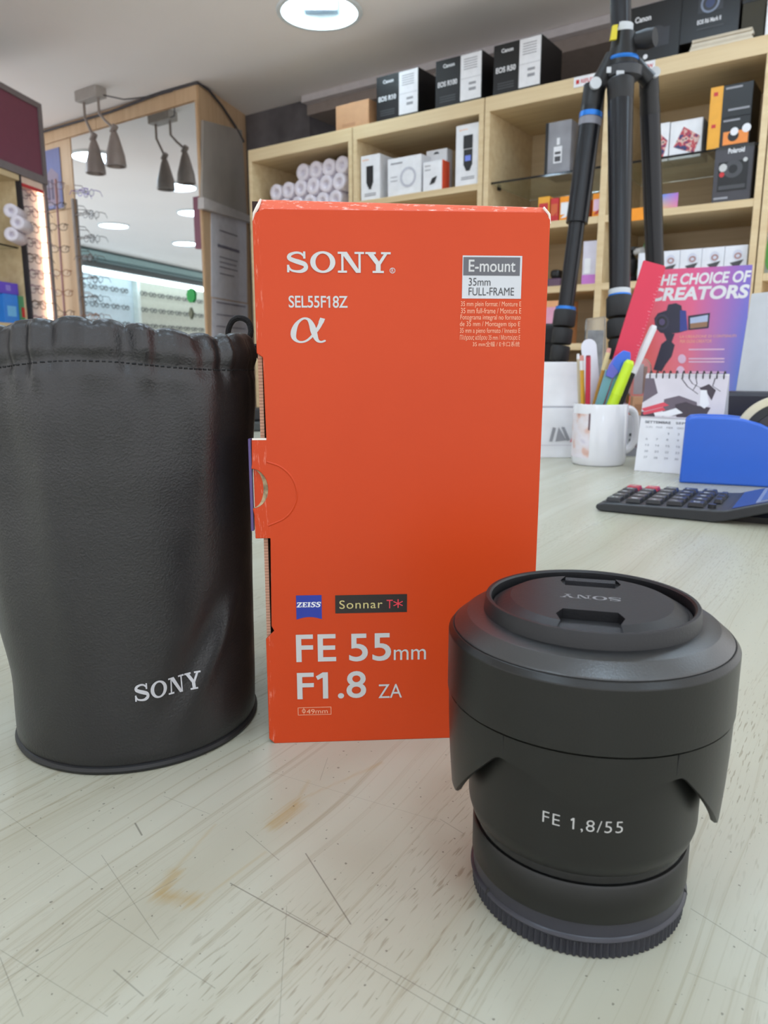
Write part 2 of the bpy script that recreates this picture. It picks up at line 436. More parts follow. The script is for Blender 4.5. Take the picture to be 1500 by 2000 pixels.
# ceiling lamp recessed in the ceiling
t = thing('ceiling_downlight', 'round recessed downlight with white reflector in the grey ceiling', 'ceiling light', (LCEN.x, LCEN.y, CEIL))
MB().lathe([(LR+.012, -.001), (LR+.010, -.007), (LR-.006, -.007), (LR-.006, .002)], 48, closed=True).build('trim_ring', mat('lamp_ring', (225, 232, 235), .4), t)
MB().lathe([(LR-.002, -.003), (LR-.004, .05), (LR-.02, .105), (.0001, .11)], 48, caps=False).build('reflector', mat('reflector_white', (232, 240, 242), .3), t)
BULB = mat('lamp_glow', (222, 244, 255), .4, emit=LAMP*1.1)
for sx in (-.035, .035):
    MB().tube([(sx, -.06, .06), (sx, .09, .06)], .016, 12).build('lamp_tube', BULB, t)
MB().box(-.06, .06, .085, .12, .04, .085).build('lamp_holder', mat('lamp_holder_grey', (120, 130, 140), .5), t)

# surface ceiling lamps elsewhere in the shop (those seen in the mirror, and unseen ones added to light counter, shelves and lens)
MN = 2.485                                             # mirror face
def mirrored(p):
    p = Vector(p); return p-NA*(2*(p.dot(NA)-MN))
GLOW = mat('diffuser_glow', (208, 234, 255), .4, emit=LAMP)
GLOWM = mat('far_diffuser_glow', (222, 242, 255), .4, emit=6)
_l = None
spots = [(mirrored(on_z(px, py, CEIL-.006)), 'mirror') for px, py in ((183, 305), (347, 364), (378, 415), (222, 440), (362, 475))]
spots += [(Vector(p), 'row') for p in ((.16, -.34, CEIL), (-.75, -.5, CEIL), (.95, -.55, CEIL), (-.2, .95, CEIL), (1.5, .7, CEIL), (-1.75, 1.2, CEIL), (.2, -1.9, CEIL), (-2.4, -1.6, CEIL), (1.15, 1.65, CEIL), (.35, 1.80, CEIL), (-.95, 2.2, CEIL))]
words_l = ['ceiling lamp nearest the mirror, cut by its left edge', 'round ceiling lamp mirrored at the right edge of the tall mirror', 'small ceiling lamp mirrored at the right edge under a larger one', 'ceiling lamp mirrored low in the middle of the tall mirror', 'lowest mirrored ceiling lamp at the right edge of the mirror']
ORD_L = ['second', 'third', 'fourth', 'fifth', 'sixth', 'seventh', 'eighth', 'ninth', 'tenth', 'eleventh', 'twelfth']
for i, (p, k) in enumerate(spots):
    if _l is None:
        _l = thing('ceiling_lamp', '', 'ceiling light')
        MB().lathe([(.138, 0), (.138, -.012), (.125, -.016), (.125, -.006)], 32).build('lamp_rim', MATS['lamp_ring'], _l)
        MB().lathe([(.125, -.009), (.06, -.012), (.0001, -.013)], 32).build('diffuser', GLOW, _l)
        o = _l
    else: o = copy_tree(_l)
    o.location = (p.x, p.y, CEIL)
    if k == 'mirror': o['label'] = words_l[i]
    else:
        o['label'] = '%s of the unseen round lamps added on the shop ceiling' % (['first']+ORD_L)[i-5]; o['group'] = 'added unseen ceiling lamps'

# pillar with the mirror, its skewed right cheek
T0, T1 = -4.35, -2.779
b = MB()
cnr = wp(T1, 2.5); rb = Vector((-.70, 4.1, 0)); lb = wp(T0, 2.5)
b.prism([(p.x, p.y) for p in (lb, cnr, rb, lb+NA*.5)], (0, 0, FLOOR), (1, 0, 0), (0, 1, 0), (0, 0, CEIL-FLOOR))
pil = struct(b.build('wall_pillar', PINE))
for t0, t1, z0, z1 in ((-4.34, -3.758, -.9, .955), (-4.34, -3.758, .96, 1.30), (-4.34, -3.53, 1.305, 1.372), (-3.525, -2.783, 1.305, 1.372)):
    wallbox(t0, t1, 2.492, 2.5, z0, z1).build('veneer_panel', PINE, pil)
t = thing('mirror', 'tall frameless mirror on the wood pillar reflecting shop lamps', 'mirror', wp(-3.26, MN, .80), WROT)
mm, g = newmat('silvered_mirror', .01); g.b.inputs['Metallic'].default_value = 1; g.b.inputs['Base Color'].default_value = (.74, .78, .79, 1)
MB().box(-.477, .477, 0, .005, -.9, .495).build('mirror_glass', mm, t)
MB().box(.4775, .489, -.003, .006, -.9, .50).build('edge_strip', mat('pale_wood_strip', (206, 170, 132), .5), t)
# things stuck to or hung on the pillar
o = MB()
c2 = on_n(372, 577, 2.478); r0 = .028
o.prism([(r0*(1+.07*sin(9*a))*cos(a), 1.15*r0*(1+.07*sin(9*a))*sin(a)) for a in [2*pi*i/40 for i in range(40)]], c2, DR, UP, NA*.003)
tag(o.build('round_card', mat('green_card', (60, 190, 96), .5)), 'round green card stuck on the lower right of the mirror', 'card')
o = MB(); c2 = on_n(372, 612, 2.479)
o.prism([(0, -.03), (.014, 0), (0, .03), (-.014, 0)], c2, DR, UP, NA*.003)
tag(o.build('diamond_card', mat('olive_card', (128, 132, 110), .5)), 'small olive diamond card on the mirror under the green round one', 'card')
t = thing('picture_poster', 'blue poster of a grey building hung at the left end of the pillar', 'poster', wp(-3.94, 2.49, 1.07), WROT)
MB().box(-.1, .085, -.003, 0, -.10, .20).build('sheet', mat('blue_print', (110, 112, 158), .5), t)
b = MB(); b.add([(p[0], -.0035, p[1]) for p in [(-.06, -.08), (.06, -.08), (.06, .07), (0, .11), (-.06, .07)]], [(0, 1, 2, 3, 4)])
b.build('building_print', mat('mauve_print', (140, 122, 138), .5), t)
for x in (-.035, 0, .035):
    MB().box(x-.009, x+.009, -.0045, -.004, -.05, .05).build('window_print', mat('dark_mauve_print', (84, 74, 96), .5), t)
# right cheek of the pillar: panel board and pinned sheets
ck = (rb-cnr).normalized(); cn = Vector((ck.y, -ck.x, 0))
def on_ck(px, py): return on_plane(px, py, cnr, cn)
def cheek(name, q, m, th, parent=None):
    ps = [on_ck(*p) for p in q]; b = MB(); b.hexa([p+cn*.001 for p in ps]+[p+cn*(.001+th) for p in ps]); return b.build(name, m, parent)
bd = cheek('notice_board', [(390, 390), (478, 424), (468, 255), (392, 235)], mat('grey_board', (168, 160, 152), .8, vary=.12, scale=6), .012)
tag(bd, 'worn grey board fixed high on the right cheek of the pillar', 'board')
st = cheek('board_ledge', [(386, 408), (484, 436), (484, 424), (386, 386)], mat('white_ledge', (198, 192, 190), .6), .03, bd)
def sheet(name, q, label, th, lines):
    o = cheek(name, q, PAPER, th); tag(o, label, 'paper')
    ps = [on_ck(*p) for p in q]; ux = (ps[1]-ps[0]); uy = (ps[3]-ps[0]); b = MB()
    for u0, u1, v, h in lines: b.add(*lay(rect2(u0, v, u1, v+h), ps[0]+cn*(th+.003), ux, uy))
    b.build('typed_lines', mat('faded_ink', (132, 130, 150), .6), o)
sheet('pinned_sheet', [(412, 580), (482, 592), (480, 435), (411, 415)], 'upper white typed sheet pinned under the grey board', .003,
      [(.15, .75, .62, .035), (.2, .7, .5, .012), (.2, .66, .44, .012), (.2, .7, .38, .012), (.2, .6, .30, .012), (.2, .7, .82, .012)])
sheet('pinned_sheet', [(413, 660), (484, 665), (483, 594), (413, 582)], 'lower white sheet under the typed one on the pillar', .002, [(.1, .9, .9, .03), (.1, .85, .6, .02), (.1, .9, .3, .02)])
pts = [wp(T0, 2.485, CEIL-.012), wp(-3.4, 2.485, CEIL-.02), wp(-3.0, 2.485, CEIL-.006), cnr+cn*.012-NA*.012+UP*(CEIL-.008)]
pts += [cnr+ck*s+cn*.012+UP*(CEIL-.01-d) for s, d in ((.08, .0), (.2, .03), (.33, .08), (.42, .13))]
tag(MB().tube(pts, .006, 6).build('power_cable', mat('dark_cable', (70, 66, 70), .6)), 'dark cable running along the top of the pillar', 'cable')

# twin spotlight on the ceiling in front of the mirror
sp_ = on_z(176, 175, CEIL); t = thing('spotlight_fixture', 'twin bronze spotlight hanging from a ceiling plate before the mirror', 'spotlight', (sp_.x, sp_.y, CEIL), WROT)
BRZ = mat('bronze_grey', (150, 138, 132), .4, metal=.35)
MB().box(-.08, .08, -.03, .03, -.045, 0).build('ceiling_plate', mat('plate_grey', (168, 160, 154), .5), t, bevel=.004)
for sx, dx, dz in ((-.055, .055, -.235), (.055, .10, -.225)):
    hp = Vector((sx+dx, 0, dz))
    MB().tube([(sx, 0, -.045), (sx, 0, -.11), (sx+dx*.45, 0, -.15), (sx+dx, 0, dz+.035)], .006, 8).build('arm', BRZ, t)
    MB().tube([hp+Vector((-.012, 0, .02)), hp+Vector((.012, 0, .045))], .014, 10).build('joint', BRZ, t)
    MB().lathe([(.012, .02), (.02, .0), (.042, -.08), (.046, -.125), (.04, -.125), (.03, -.06), (.001, -.02)], 24, hp).build('lamp_head', BRZ, t)
MB().tube([(.06, 0, -.03), (.16, .06, -.055), (.26, .14, -.04), (.34, .19, -.02)], .003, 6).build('cord', MATS['dark_cable'], t)

# spectacles prototype
LENSM = mat('spectacle_lens', (235, 238, 242), .05, alpha=.14)
def spec_parts(fr, parent, rimr=.0022):
    def rim(cx): return [(cx+.026*cos(a)*(1+.06*cos(2*a)), 0, .0205*sin(a)-.003*abs(cos(a))) for a in [2*pi*i/20 for i in range(20)]]
    b = MB(); b.tube(rim(-.034), rimr, 6, True); b.tube(rim(.034), rimr, 6, True)
    b.tube([(-.010, 0, .006), (0, -.001, .010), (.010, 0, .006)], rimr, 6)
    b.build('rims', fr, parent)
    for s in (-1, 1):
        MB().tube([(s*.060, 0, .010), (s*.069, .004, .011), (s*.070, .03, .011), (s*.066, .10, .009), (s*.064, .135, -.018)], rimr, 6).build('temple', fr, parent)
        b = MB(); b.add([(x, .0004, z) for x, y, z in rim(s*.034)], [tuple(range(20))]); b.build('lens', LENSM, parent)
SPC = [mat('spectacle_frame_%s' % n, c, .35) for n, c in (('violet', (110, 70, 190)), ('black', (40, 34, 36)), ('brown', (84, 58, 44)), ('mauve', (140, 110, 120)), ('amber', (150, 92, 50)))]
ORD = ['topmost', 'second', 'third', 'fourth', 'fifth', 'sixth', 'seventh', 'eighth', 'ninth', 'tenth']
ORD15 = ['first']+ORD[1:]+['eleventh', 'twelfth', 'thirteenth', 'fourteenth', 'fifteenth']
PROTO = {}
def spectacles(k, loc, rz, label, group):
    if k not in PROTO:
        o = thing('spectacles', label, 'spectacles', loc, rz, group); spec_parts(SPC[k], o); PROTO[k] = o
    else:
        o = copy_tree(PROTO[k]); o.scale = (1, 1, 1); o.location = loc; o.rotation_euler = (0, 0, rz); o['label'] = label; o['group'] = group
    return o
# spectacles hung at the left edge of the mirror on short pegs
rail = thing('peg_rail', 'narrow dark peg rail at the left edge of the mirror', 'rail', wp(-3.75, 2.478, .6), WROT)
MB().box(-.006, .006, -.008, .004, -.25, .40).build('rail_bar', BRZ, rail)
for i, (px, py, k) in enumerate(((162, 375, 0), (172, 418, 1), (174, 465, 1), (170, 503, 2), (180, 545, 1), (180, 582, 1), (182, 618, 4))):
    p = on_n(px, py, 2.468)
    q_ = spectacles(k, p, WROT+pi, ['violet spectacles hung highest beside the mirror edge', 'black spectacles hung second from the top beside the mirror', 'black spectacles hung third from the top beside the mirror', 'brown spectacles hung fourth from the top beside the mirror', 'black spectacles hung before the mirror above the lowest black pair', 'lowest black spectacles hung before the mirror', 'amber spectacles hung lowest at the mirror edge'][i], 'spectacles hung at the mirror edge')
    q_.scale = (.72, .35, .8)
    MB().tube([(0, .0, p.z-.6+.008), (loc_of(rail, p).x+.0, -.012, p.z-.6+.010)], .002, 6).build('peg', BRZ, rail)
# rod with spectacles on the pillar left of the mirror
rod = thing('display_rod', 'slim pinkish vertical rod holding spectacles on the wood pillar', 'rod', wp(-3.93, 2.47, .6), WROT)
p0 = loc_of(rod, on_n(108, 350, 2.45)); p1 = loc_of(rod, on_n(128, 640, 2.45))
MB().tube([p0, p1], .006, 8).build('rod_bar', mat('pink_rod', (176, 132, 132), .4), rod)
for i, y in enumerate((362, 402, 443, 486, 533, 572, 612)):
    p = on_n(106+i*3.4, y, 2.43)
    q_ = spectacles((3, 1, 2, 2, 4, 4, 2)[i], p, WROT+pi+rad(40), '%s pair of spectacles on the rod left of the mirror' % ORD[i], 'spectacles on the pillar rod')
    q_.scale = (.8, .5, .85)
    MB().tube([loc_of(rod, on_n(108+i*3.1, y, 2.452)), loc_of(rod, p)+Vector((0, 0, .009))], .002, 6).build('peg', BRZ, rod)

# ================================================================== LEFT CABINET with burgundy header
PD = Vector((.165, .986, 0)).normalized(); PN = Vector((PD.y, -PD.x, 0)); PC = Vector((-1.435, 3.4, 0))
PROT = math.atan2(PD.y, PD.x)
CB = thing('display_cabinet', 'display cabinet with burgundy header, open shelf and lit spectacle panel', 'cabinet', (PC.x, PC.y, FLOOR), PROT)
BURG = mat('burgundy_laminate', (122, 62, 80), .45, vary=.04); GFR = mat('grey_frame', (122, 112, 112), .5)
def cbox(x0, x1, y0, y1, z0, z1, name, m, parent=CB): return MB().box(x0, x1, y0, y1, z0-FLOOR, z1-FLOOR).build(name, m, parent)
# local x toward the far corner (0 = corner), local y away from the shop (to the left)
cbox(-1.3, -.025, 0, .4, .925, 1.19, 'header_board', BURG)
cbox(-1.3, 0, -.006, .4, 1.19, 1.212, 'header_frame', GFR); cbox(-1.3, 0, -.006, .4, .895, .925, 'header_frame', GFR); cbox(-.024, 0, -.006, .4, .925, 1.19, 'header_frame', GFR)
cbox(-.022, 0, 0, .4, FLOOR, .894, 'corner_post', GFR)
cbox(-.186, -.174, 0, .02, FLOOR, .894, 'black_post', mat('black_post', (44, 40, 44), .5)); cbox(-.186, -.174, .02, .4, FLOOR, .894, 'side_panel', BEECH)
cbox(-.172, -.022, .03, .04, FLOOR, .894, 'spectacle_panel', mat('lit_panel', (214, 204, 200), .5))
cbox(-.172, -.03, .001, .03, .868, .894, 'valance', mat('cream_valance', (235, 205, 185), .5))
cbox(-.172, -.03, .0, .002, .855, .868, 'red_trim', RED)
MB().tube([(-.036, .012, .3-FLOOR-.6), (-.036, .012, .865-FLOOR)], .011, 10).build('light_tube', mat('warm_tube', (255, 214, 184), .4, emit=2.2), CB)
cbox(-1.3, -.188, .38, .4, FLOOR, .894, 'back_board', BEECH_IN); cbox(-1.3, -.188, 0, .38, .872, .894, 'top_board', BEECH)
cbox(-1.3, -.188, 0, .38, .285, .31, 'shelf_board', BEECH); cbox(-1.3, -.188, .02, .38, FLOOR, .285, 'lower_front', BEECH)
gl_ = cbox(-1.3, -.19, .03, .37, .611, .617, 'glass_shelf', GLASSY)
def cpt(x, y, z): return PC+PD*x-PN*y+UP*z
for i in range(9):
    p = cpt(-.122+.008*(i % 2), -.004, .83-i*.062)
    q_ = spectacles((3, 3, 2, 3, 2, 3, 3, 2, 3)[i], p-PN*.012, PROT+pi, '%s pair of spectacles on the lit cabinet panel' % ORD[i], 'spectacles on the cabinet panel'); q_.scale = (.8, .45, .85)
    MB().tube([(-.112+.008*(i % 2), .032, .832-i*.062-FLOOR), (-.112+.008*(i % 2), .003, .832-i*.062-FLOOR)], .0025, 6).build('peg', BRZ, CB)
# white paper rolls in the cabinet, coloured packets below
ROLLM = mat('paper_roll', (226, 218, 228), .7)
def roll_mesh(R, L):
    b = MB(); ax = (Vector((1, 0, 0)), Vector((0, 0, 1)), Vector((0, 1, 0)))
    b.lathe([(R, L), (R, .003), (R*.93, 0), (R*.55, .001), (R*.34, .004), (R*.3, .02), (.0001, .02)], 20, axis=ax)
    return b
_r = roll_mesh(.0265, .12).mesh('paper_roll', ROLLM)
k = 0
for px, py in ((20, 411), (33, 434), (21, 457)):
    p = on_y(px, py, 3.06)
    o = bpy.data.objects.new('paper_roll', _r); COL.objects.link(o); o.location = p; o.rotation_euler = (0, 0, .15)
    k += 1; tag(o, '%s white paper roll stacked on the glass shelf of the left cabinet' % ['topmost', 'middle', 'lowest'][k-1], 'paper roll', 'paper rolls in the left cabinet')
def facing_box(name, label, cat, px0, px1, pyb, pyt, plane, m, depth, z0=None, group=None, rz=None):
    P, N = plane
    a = on_plane(px0, pyb, P, N); c = on_plane(px1, pyb, P, N); tp = on_plane(px0, pyt, P, N)
    if z0 is not None: a.z = z0
    w = math.hypot(c.x-a.x, c.y-a.y)
    o = thing(name, label, cat, a, rz, group)
    MB().box(0, w, 0, depth, 0, tp.z-a.z).build('carton', m, o, bevel=.0015)
    return o, w, tp.z-a.z
CP = (PC-PN*.03, PN)
for i, (a, c, bt, tp, col, lab) in enumerate(((10, 38, 618, 573, (40, 130, 225), 'blue packet on the left cabinet shelf'), (40, 58, 618, 578, (86, 150, 110), 'green packet beside the blue one on the left cabinet shelf'))):
    o, w, h = facing_box('packet', lab, 'packet', a, c, bt, tp, CP, mat('packet_print_%d' % i, col, .35), .08, .31, rz=PROT)
    MB().box(w*.2, w*.8, -.001, 0, h*.25, h*.6).build('packet_band', (mat('pale_blue_band', (120, 190, 240), .4), RED)[i], o)
    if i == 0: zt = .31+h; pb = o
o = thing('packet', 'violet packet lying on top of the blue one in the left cabinet', 'packet', (pb.location.x, pb.location.y, zt), PROT)
MB().box(-.02, .10, .0, .08, 0, .045).build('carton', mat('violet_print', (104, 72, 200), .4), o, bevel=.002)
MB().box(.02, .05, -.001, 0, .012, .034).build('packet_band', mat('lilac_print', (150, 130, 220), .4), o)

# ================================================================== REAR DISPLAY (seen in the mirror), built where it really stands
VA, VB = mirrored(on_z(150, 512, CEIL-.12)), mirrored(on_z(392, 556, CEIL-.12))
vd = (VB-VA); vd.z = 0; VL = vd.length; vd.normalize(); vn = Vector((-vd.y, vd.x, 0))
if vn.dot(Vector((-2, 2, 0))-VA) < 0: vn = -vn          # toward the shop
DW = thing('eyewear_wall', 'bright eyewear display wall with a row of bulbs seen in the mirror', 'display', (VA.x, VA.y, FLOOR), math.atan2(vd.y, vd.x))
sgn = 1 if vn.dot(Vector((-sin(DW.rotation_euler.z), cos(DW.rotation_euler.z), 0))) > 0 else -1
def dbox(x0, x1, y0, y1, z0, z1, name, m):
    ys = sorted((y0*sgn, y1*sgn)); return MB().box(x0, x1, ys[0], ys[1], z0-FLOOR, z1-FLOOR).build(name, m, DW)
XS = VL*.40
dbox(-1.6, XS-.03, -.08, -.02, FLOOR, CEIL-.10, 'bright_panel', mat('lit_white_panel', (196, 212, 220), .5, emit=.06))
dbox(XS+.03, VL+1.5, -.08, -.02, FLOOR, CEIL-.10, 'cream_panel', mat('lit_cream_panel', (196, 198, 184), .5))
dbox(XS-.03, XS+.03, -.08, .05, FLOOR, CEIL-.2, 'divider', mat('pale_divider', (214, 224, 220), .5))
dbox(-1.6, VL+1.5, -.02, .30, CEIL-.12, CEIL-.004, 'cornice', mat('teal_cornice', (96, 118, 120), .5))
dbox(-1.6, VL+1.5, .30, .34, CEIL-.09, CEIL-.03, 'cornice_rail', mat('teal_rail', (140, 168, 168), .4))
dbox(-1.6, VL+1.5, .05, .22, CEIL-.18, CEIL-.12, 'bulb_rail', mat('rail_grey', (90, 94, 94), .5))
bl = MB().lathe([(.0001, -.06), (.04, -.05), (.055, -.02), (.03, .0)], 10).mesh('display_bulb', mat('bulb_glow', (235, 250, 255), .4, emit=5))
nb = 34
for i in range(nb):
    o = bpy.data.objects.new('display_bulb', bl); COL.objects.link(o); o.parent = DW; o.location = (-.4+(VL+.6)*i/nb, sgn*.16, CEIL-.185-FLOOR)
# display spectacles: rims only, a few pixels each
b = MB()
for s in (-1, 1): b.tube([(s*.036+.03*cos(a), 0, .026*sin(a)) for a in [2*pi*i/8 for i in range(8)]], .006, 4, True)
b.tube([(-.008, 0, .01), (.008, 0, .01)], .005, 4)
b.tube([(-.066, 0, .012), (-.07, .1, .01)], .005, 4); b.tube([(.066, 0, .012), (.07, .1, .01)], .005, 4)
_s = b.mesh('display_spectacles', mat('far_frames', (104, 104, 104), .5))
for r in range(5):
    for c in range(15):
        x = -.25+(VL+.3)*(c+.5)/15
        if abs(x-XS) < .1: continue
        o = bpy.data.objects.new('display_spectacles', _s); COL.objects.link(o)
        p = VA+vd*x+vn*.01; o.location = (p.x, p.y, CEIL-.36-r*.2); o.rotation_euler = (0, 0, DW.rotation_euler.z+(0 if sgn < 0 else pi))
        tag(o, 'tiny spectacles, %s from the left in the %s row of the mirrored display' % (ORD15[c], ORD[r]), 'spectacles', 'spectacles on the rear display')
# second burgundy header whose reflection shows at the mirror's right edge
pA = mirrored(on_n(387, 385, 3.6)); pB = mirrored(on_n(400, 485, 3.6))
t = thing('side_cabinet', 'narrow burgundy cabinet with warm light tube at the mirror edge', 'cabinet', (pA.x, pA.y, FLOOR), WROT)
zA, zB = pA.z-FLOOR, pB.z-FLOOR
MB().box(-.03, .25, -.02, .02, zB, zA).build('header_board', BURG, t)
MB().box(.06, .25, -.02, .02, 0, zB).build('side_board', BEECH, t)
MB().tube([(.035, -.01, .3), (.035, -.01, zB-.005)], .016, 10).build('light_tube', MATS['warm_tube'], t)

# ================================================================== SHELVING on the back wall (local x = t, y = depth, z up from the floor)
SN = 2.49
def shelf_unit(label, t0, t1, boards, div=None, glass=()):
    o = thing('shelving_unit', label, 'shelf', wp(t0, SN, FLOOR), WROT); w = t1-t0; D = .36; th = .019
    def bx(x0, x1, y0, y1, z0, z1, nm, m=BEECH): return MB().box(x0, x1, y0, y1, z0-FLOOR, z1-FLOOR).build(nm, m, o, bevel=.001, seg=1)
    bx(0, w, 0, D, 1.0, 1.048, 'top_board'); bx(0, th, 0, D, FLOOR, 1.0, 'side_panel'); bx(w-th, w, 0, D, FLOOR, 1.0, 'side_panel')
    bx(th, w-th, D-.01, D, FLOOR, 1.0, 'back_panel', BEECH_IN)
    cols = [(th, w-th)] if div is None else [(th, div-t0-.011), (div-t0+.011, w-th)]
    if div is not None: bx(div-t0-.011, div-t0+.011, 0, D-.01, FLOOR, 1.0, 'divider')
    for c, zz in zip(cols, boards):
        for z in zz: bx(c[0], c[1], .002, D-.01, z-.022, z, 'shelf_board')
        bx(c[0], c[1], .002, .022, FLOOR+.05, -.15, 'cabinet_door')
        bx(c[0], c[1], .022, D-.01, -.172, -.15, 'shelf_board')
    for c, z, d0 in glass:
        g_ = MB().box(cols[c][0]+.001, cols[c][1]-.001, d0, D-.011, z-.007-FLOOR, z-FLOOR).build('glass_shelf', GLASSY, o)
        for sx in (cols[c][0]+.004, cols[c][1]-.004):
            MB().tube([(sx, d0+.05, z-.012-FLOOR), (sx, d0+.065, z-.012-FLOOR)], .006, 8).build('shelf_pin', BLACKP, o)
    return o
u1 = shelf_unit('leftmost wooden shelving unit holding white paper rolls', -2.472, -1.909, [(.775, .41, .1)])
u2 = shelf_unit('wooden shelving unit with white flash cartons, second from left', -1.905, -1.335, [(.775, .41, .1)])
u3 = shelf_unit('wide two-bay wooden shelving unit behind the tripod', -1.331, -.433, [(.62, .41, .1), (.62, .41, .1)], -.899, [(0, .775, .02), (1, .775, .02)])
u4 = shelf_unit('rightmost wooden shelving unit cut by the picture edge', -.429, .25, [(.775, .41, .1)])
def price_tag(px0, px1, pyb, pyt, m, label, txt=None, tm=None, rot=0):
    a = on_n(px0, pyb, SN-.004); c = on_n(px1, pyb, SN-.004); tp = on_n(px0, pyt, SN-.004); w = (c-a).dot(DR); h = tp.z-a.z
    o = thing('shelf_tag', label, 'label', a, WROT)
    MB().box(0, w, 0, .0035, 0, h).build('tag_card', m, o)
    if txt: print_on('tag_print', fit(glyphs(txt, .02), w*.8, h*.4, w*.1, h*.3), (0, -.0005, 0), (1, 0, 0), (0, 0, 1), tm, o)
    return o
price_tag(1120, 1166, 172, 152, WHITE, 'white tag with red letters on the top shelf edge left of tripod', '■ REFLEX', RED)
price_tag(1250, 1278, 143, 123, WHITE, 'small white tag on the top shelf edge right of tripod hub', 'NEW', RED)
price_tag(1228, 1264, 432, 408, ORANGEC, 'bright orange tag hanging from the shelf between tripod legs')

def wbox(name, label, px0, px1, pyt, z0, n, depth, m, cat='box', group=None, pyb=None):
    a = on_n(px0, pyb or 300, n); c = on_n(px1, pyb or 300, n)
    ta, tcx = a.dot(DR), c.dot(DR)
    tp = on_n((px0), pyt, n)
    h = tp.z-z0
    o = thing(name, label, cat, wp(ta, n, z0), WROT, group)
    w = tcx-ta
    MB().box(0, w, 0, depth, 0, h).build('carton', m, o, bevel=.0012, seg=1)
    return o, w, h
def fr(o, name, g2, m, y=-.0012): return print_on(name, g2, (0, y, 0), (1, 0, 0), (0, 0, 1), m, o)
def lines2(x0, x1, ys, h): return join2(*[rect2(x0, y, x1, y+h) for y in ys])
# black camera cartons on top
CANW = mat('white_print', (226, 226, 230), .5)
def black_carton(label, px0, px1, pyt, name2, n=SN+.015, z0=1.0485):
    o, w, h = wbox('camera_carton', label, px0, px1, pyt, z0, n, .17, BLACKCARD, 'box', 'black camera cartons on the shelf top', 200)
    s = .54
    fr(o, 'brand_print', fit(glyphs('Canon', .03), w*.25, h*.08, w*.17, h*.82), CANW)
    fr(o, 'model_print', fit(glyphs(name2, .03), w*.42, h*.11, w*.06, h*.44), CANW)
    fr(o, 'small_print', lines2(w*.1, w*.45, (h*.22, h*.17, h*.12), h*.025), DARKG)
    fr(o, 'white_label', rect2(w*s+.002, h*.06, w-.002, h-.002), WHITE, -.0009)
    fr(o, 'label_lines', join2(lines2(w*.62, w*.9, [h*(.68+.05*i) for i in range(5)], h*.018), rect2(w*.56, h*.5, w*.98, h*.507), rect2(w*.73, h*.36, w*.88, h*.41), rect2(w*.73, h*.24, w*.88, h*.30)), GREYP)
    return o
black_carton('black camera carton with white label, beside the kraft box', 735, 817, 152, 'EOS R10')
black_carton('black camera carton with white label, middle of the three', 850, 940, 121, 'EOS R100')
black_carton('black camera carton with white label, nearest the tripod', 962, 1054, 91, 'EOS R50')
# the dark long backs of the cartons continue behind
o, w, h = wbox('kraft_box', 'small kraft box on the shelf top left of the black cartons', 656, 720, 208, 1.0485, SN+.02, .1, KRAFT, pyb=240)
fr(o, 'box_print', lines2(w*.2, w*.6, (h*.2, h*.14), h*.03), mat('kraft_print', (170, 124, 90), .7))
MB().box(w*.42, w*.58, -.0006, .1, h-.0003, h+.0008).build('packing_tape', mat('tan_tape', (184, 140, 104), .4), o)
wbx = MB().box(0, .28, 0, .12, 0, .03).build('flat_parcel', PAPER); wbx.location = wp(-2.28, 2.68, 1.0485); wbx.rotation_euler = (0, 0, WROT)
tag(wbx, 'flat white parcel on the shelf top behind the kraft box', 'parcel')
o, w, h = wbox('camera_carton', 'large black carton with small lettering beside the tripod column', 1228, 1325, 18, 1.0485, SN+.02, .2, BLACKCARD, pyb=100)
fr(o, 'brand_print', fit(glyphs('Canon', .03), w*.32, h*.1, w*.1, h*.72), CANW); fr(o, 'camera_print', join2(rect2(w*.3, h*.25, w*.8, h*.55), disc2(w*.55, h*.42, .03)), mat('charcoal_print', (46, 46, 52), .4))
fr(o, 'mark_print', disc2(w*.35, h*.12, .007), CANW)
o = thing('magazine_stack', 'flat cream stack of booklets under the black carton at right', 'booklets', wp(-.665, SN+.01, 1.0485), WROT)
for i in range(4): MB().box(.002*i, .17-.003*(i % 2), .002*(i % 3), .15, .008*i, .008*i+.0075).build('booklet', mat('cream_paper%s' % 'ab'[i % 2], ((214, 204, 186), (196, 184, 164))[i % 2], .7), o)
o, w, h = wbox('camera_carton', 'large black carton picturing a camera, on the cream booklets', 1326, 1440, -14, 1.0806, SN+.025, .2, BLACKCARD, pyb=80)
fr(o, 'camera_print', join2(rect2(w*.3, h*.5, w*.72, h*.82), ), mat('charcoal_print', (46, 46, 52), .4))
fr(o, 'lens_print', ring2(w*.5, h*.66, .026, .026, .02, .02), mat('steel_print', (120, 130, 150), .4), -.0016)
fr(o, 'lens_glass_print', disc2(w*.5, h*.66, .013), mat('navy_print', (50, 60, 96), .3), -.0017)
fr(o, 'model_print', fit(glyphs('EOS R6 Mark II', .03), w*.4, h*.085, w*.3, h*.30), CANW)
fr(o, 'small_print', lines2(w*.3, w*.75, (h*.2,), h*.02), DARKG)
o, w, h = wbox('storage_box', 'dark olive box at the right end of the shelf top', 1445, 1490, -10, 1.0485, SN+.03, .2, mat('olive_dark', (52, 48, 34), .6), pyb=80)
MB().box(-.001, w+.001, -.001, .2, h*.8, h*.86).build('lid_seam', BLACKCARD, o)
o, w, h = wbox('storage_box', 'white box at the far right of the shelf top', 1494, 1560, 0, 1.0485, SN+.02, .2, WHITE, pyb=60)
fr(o, 'box_print', lines2(w*.1, w*.6, (h*.3, h*.2), h*.03), GREYP)

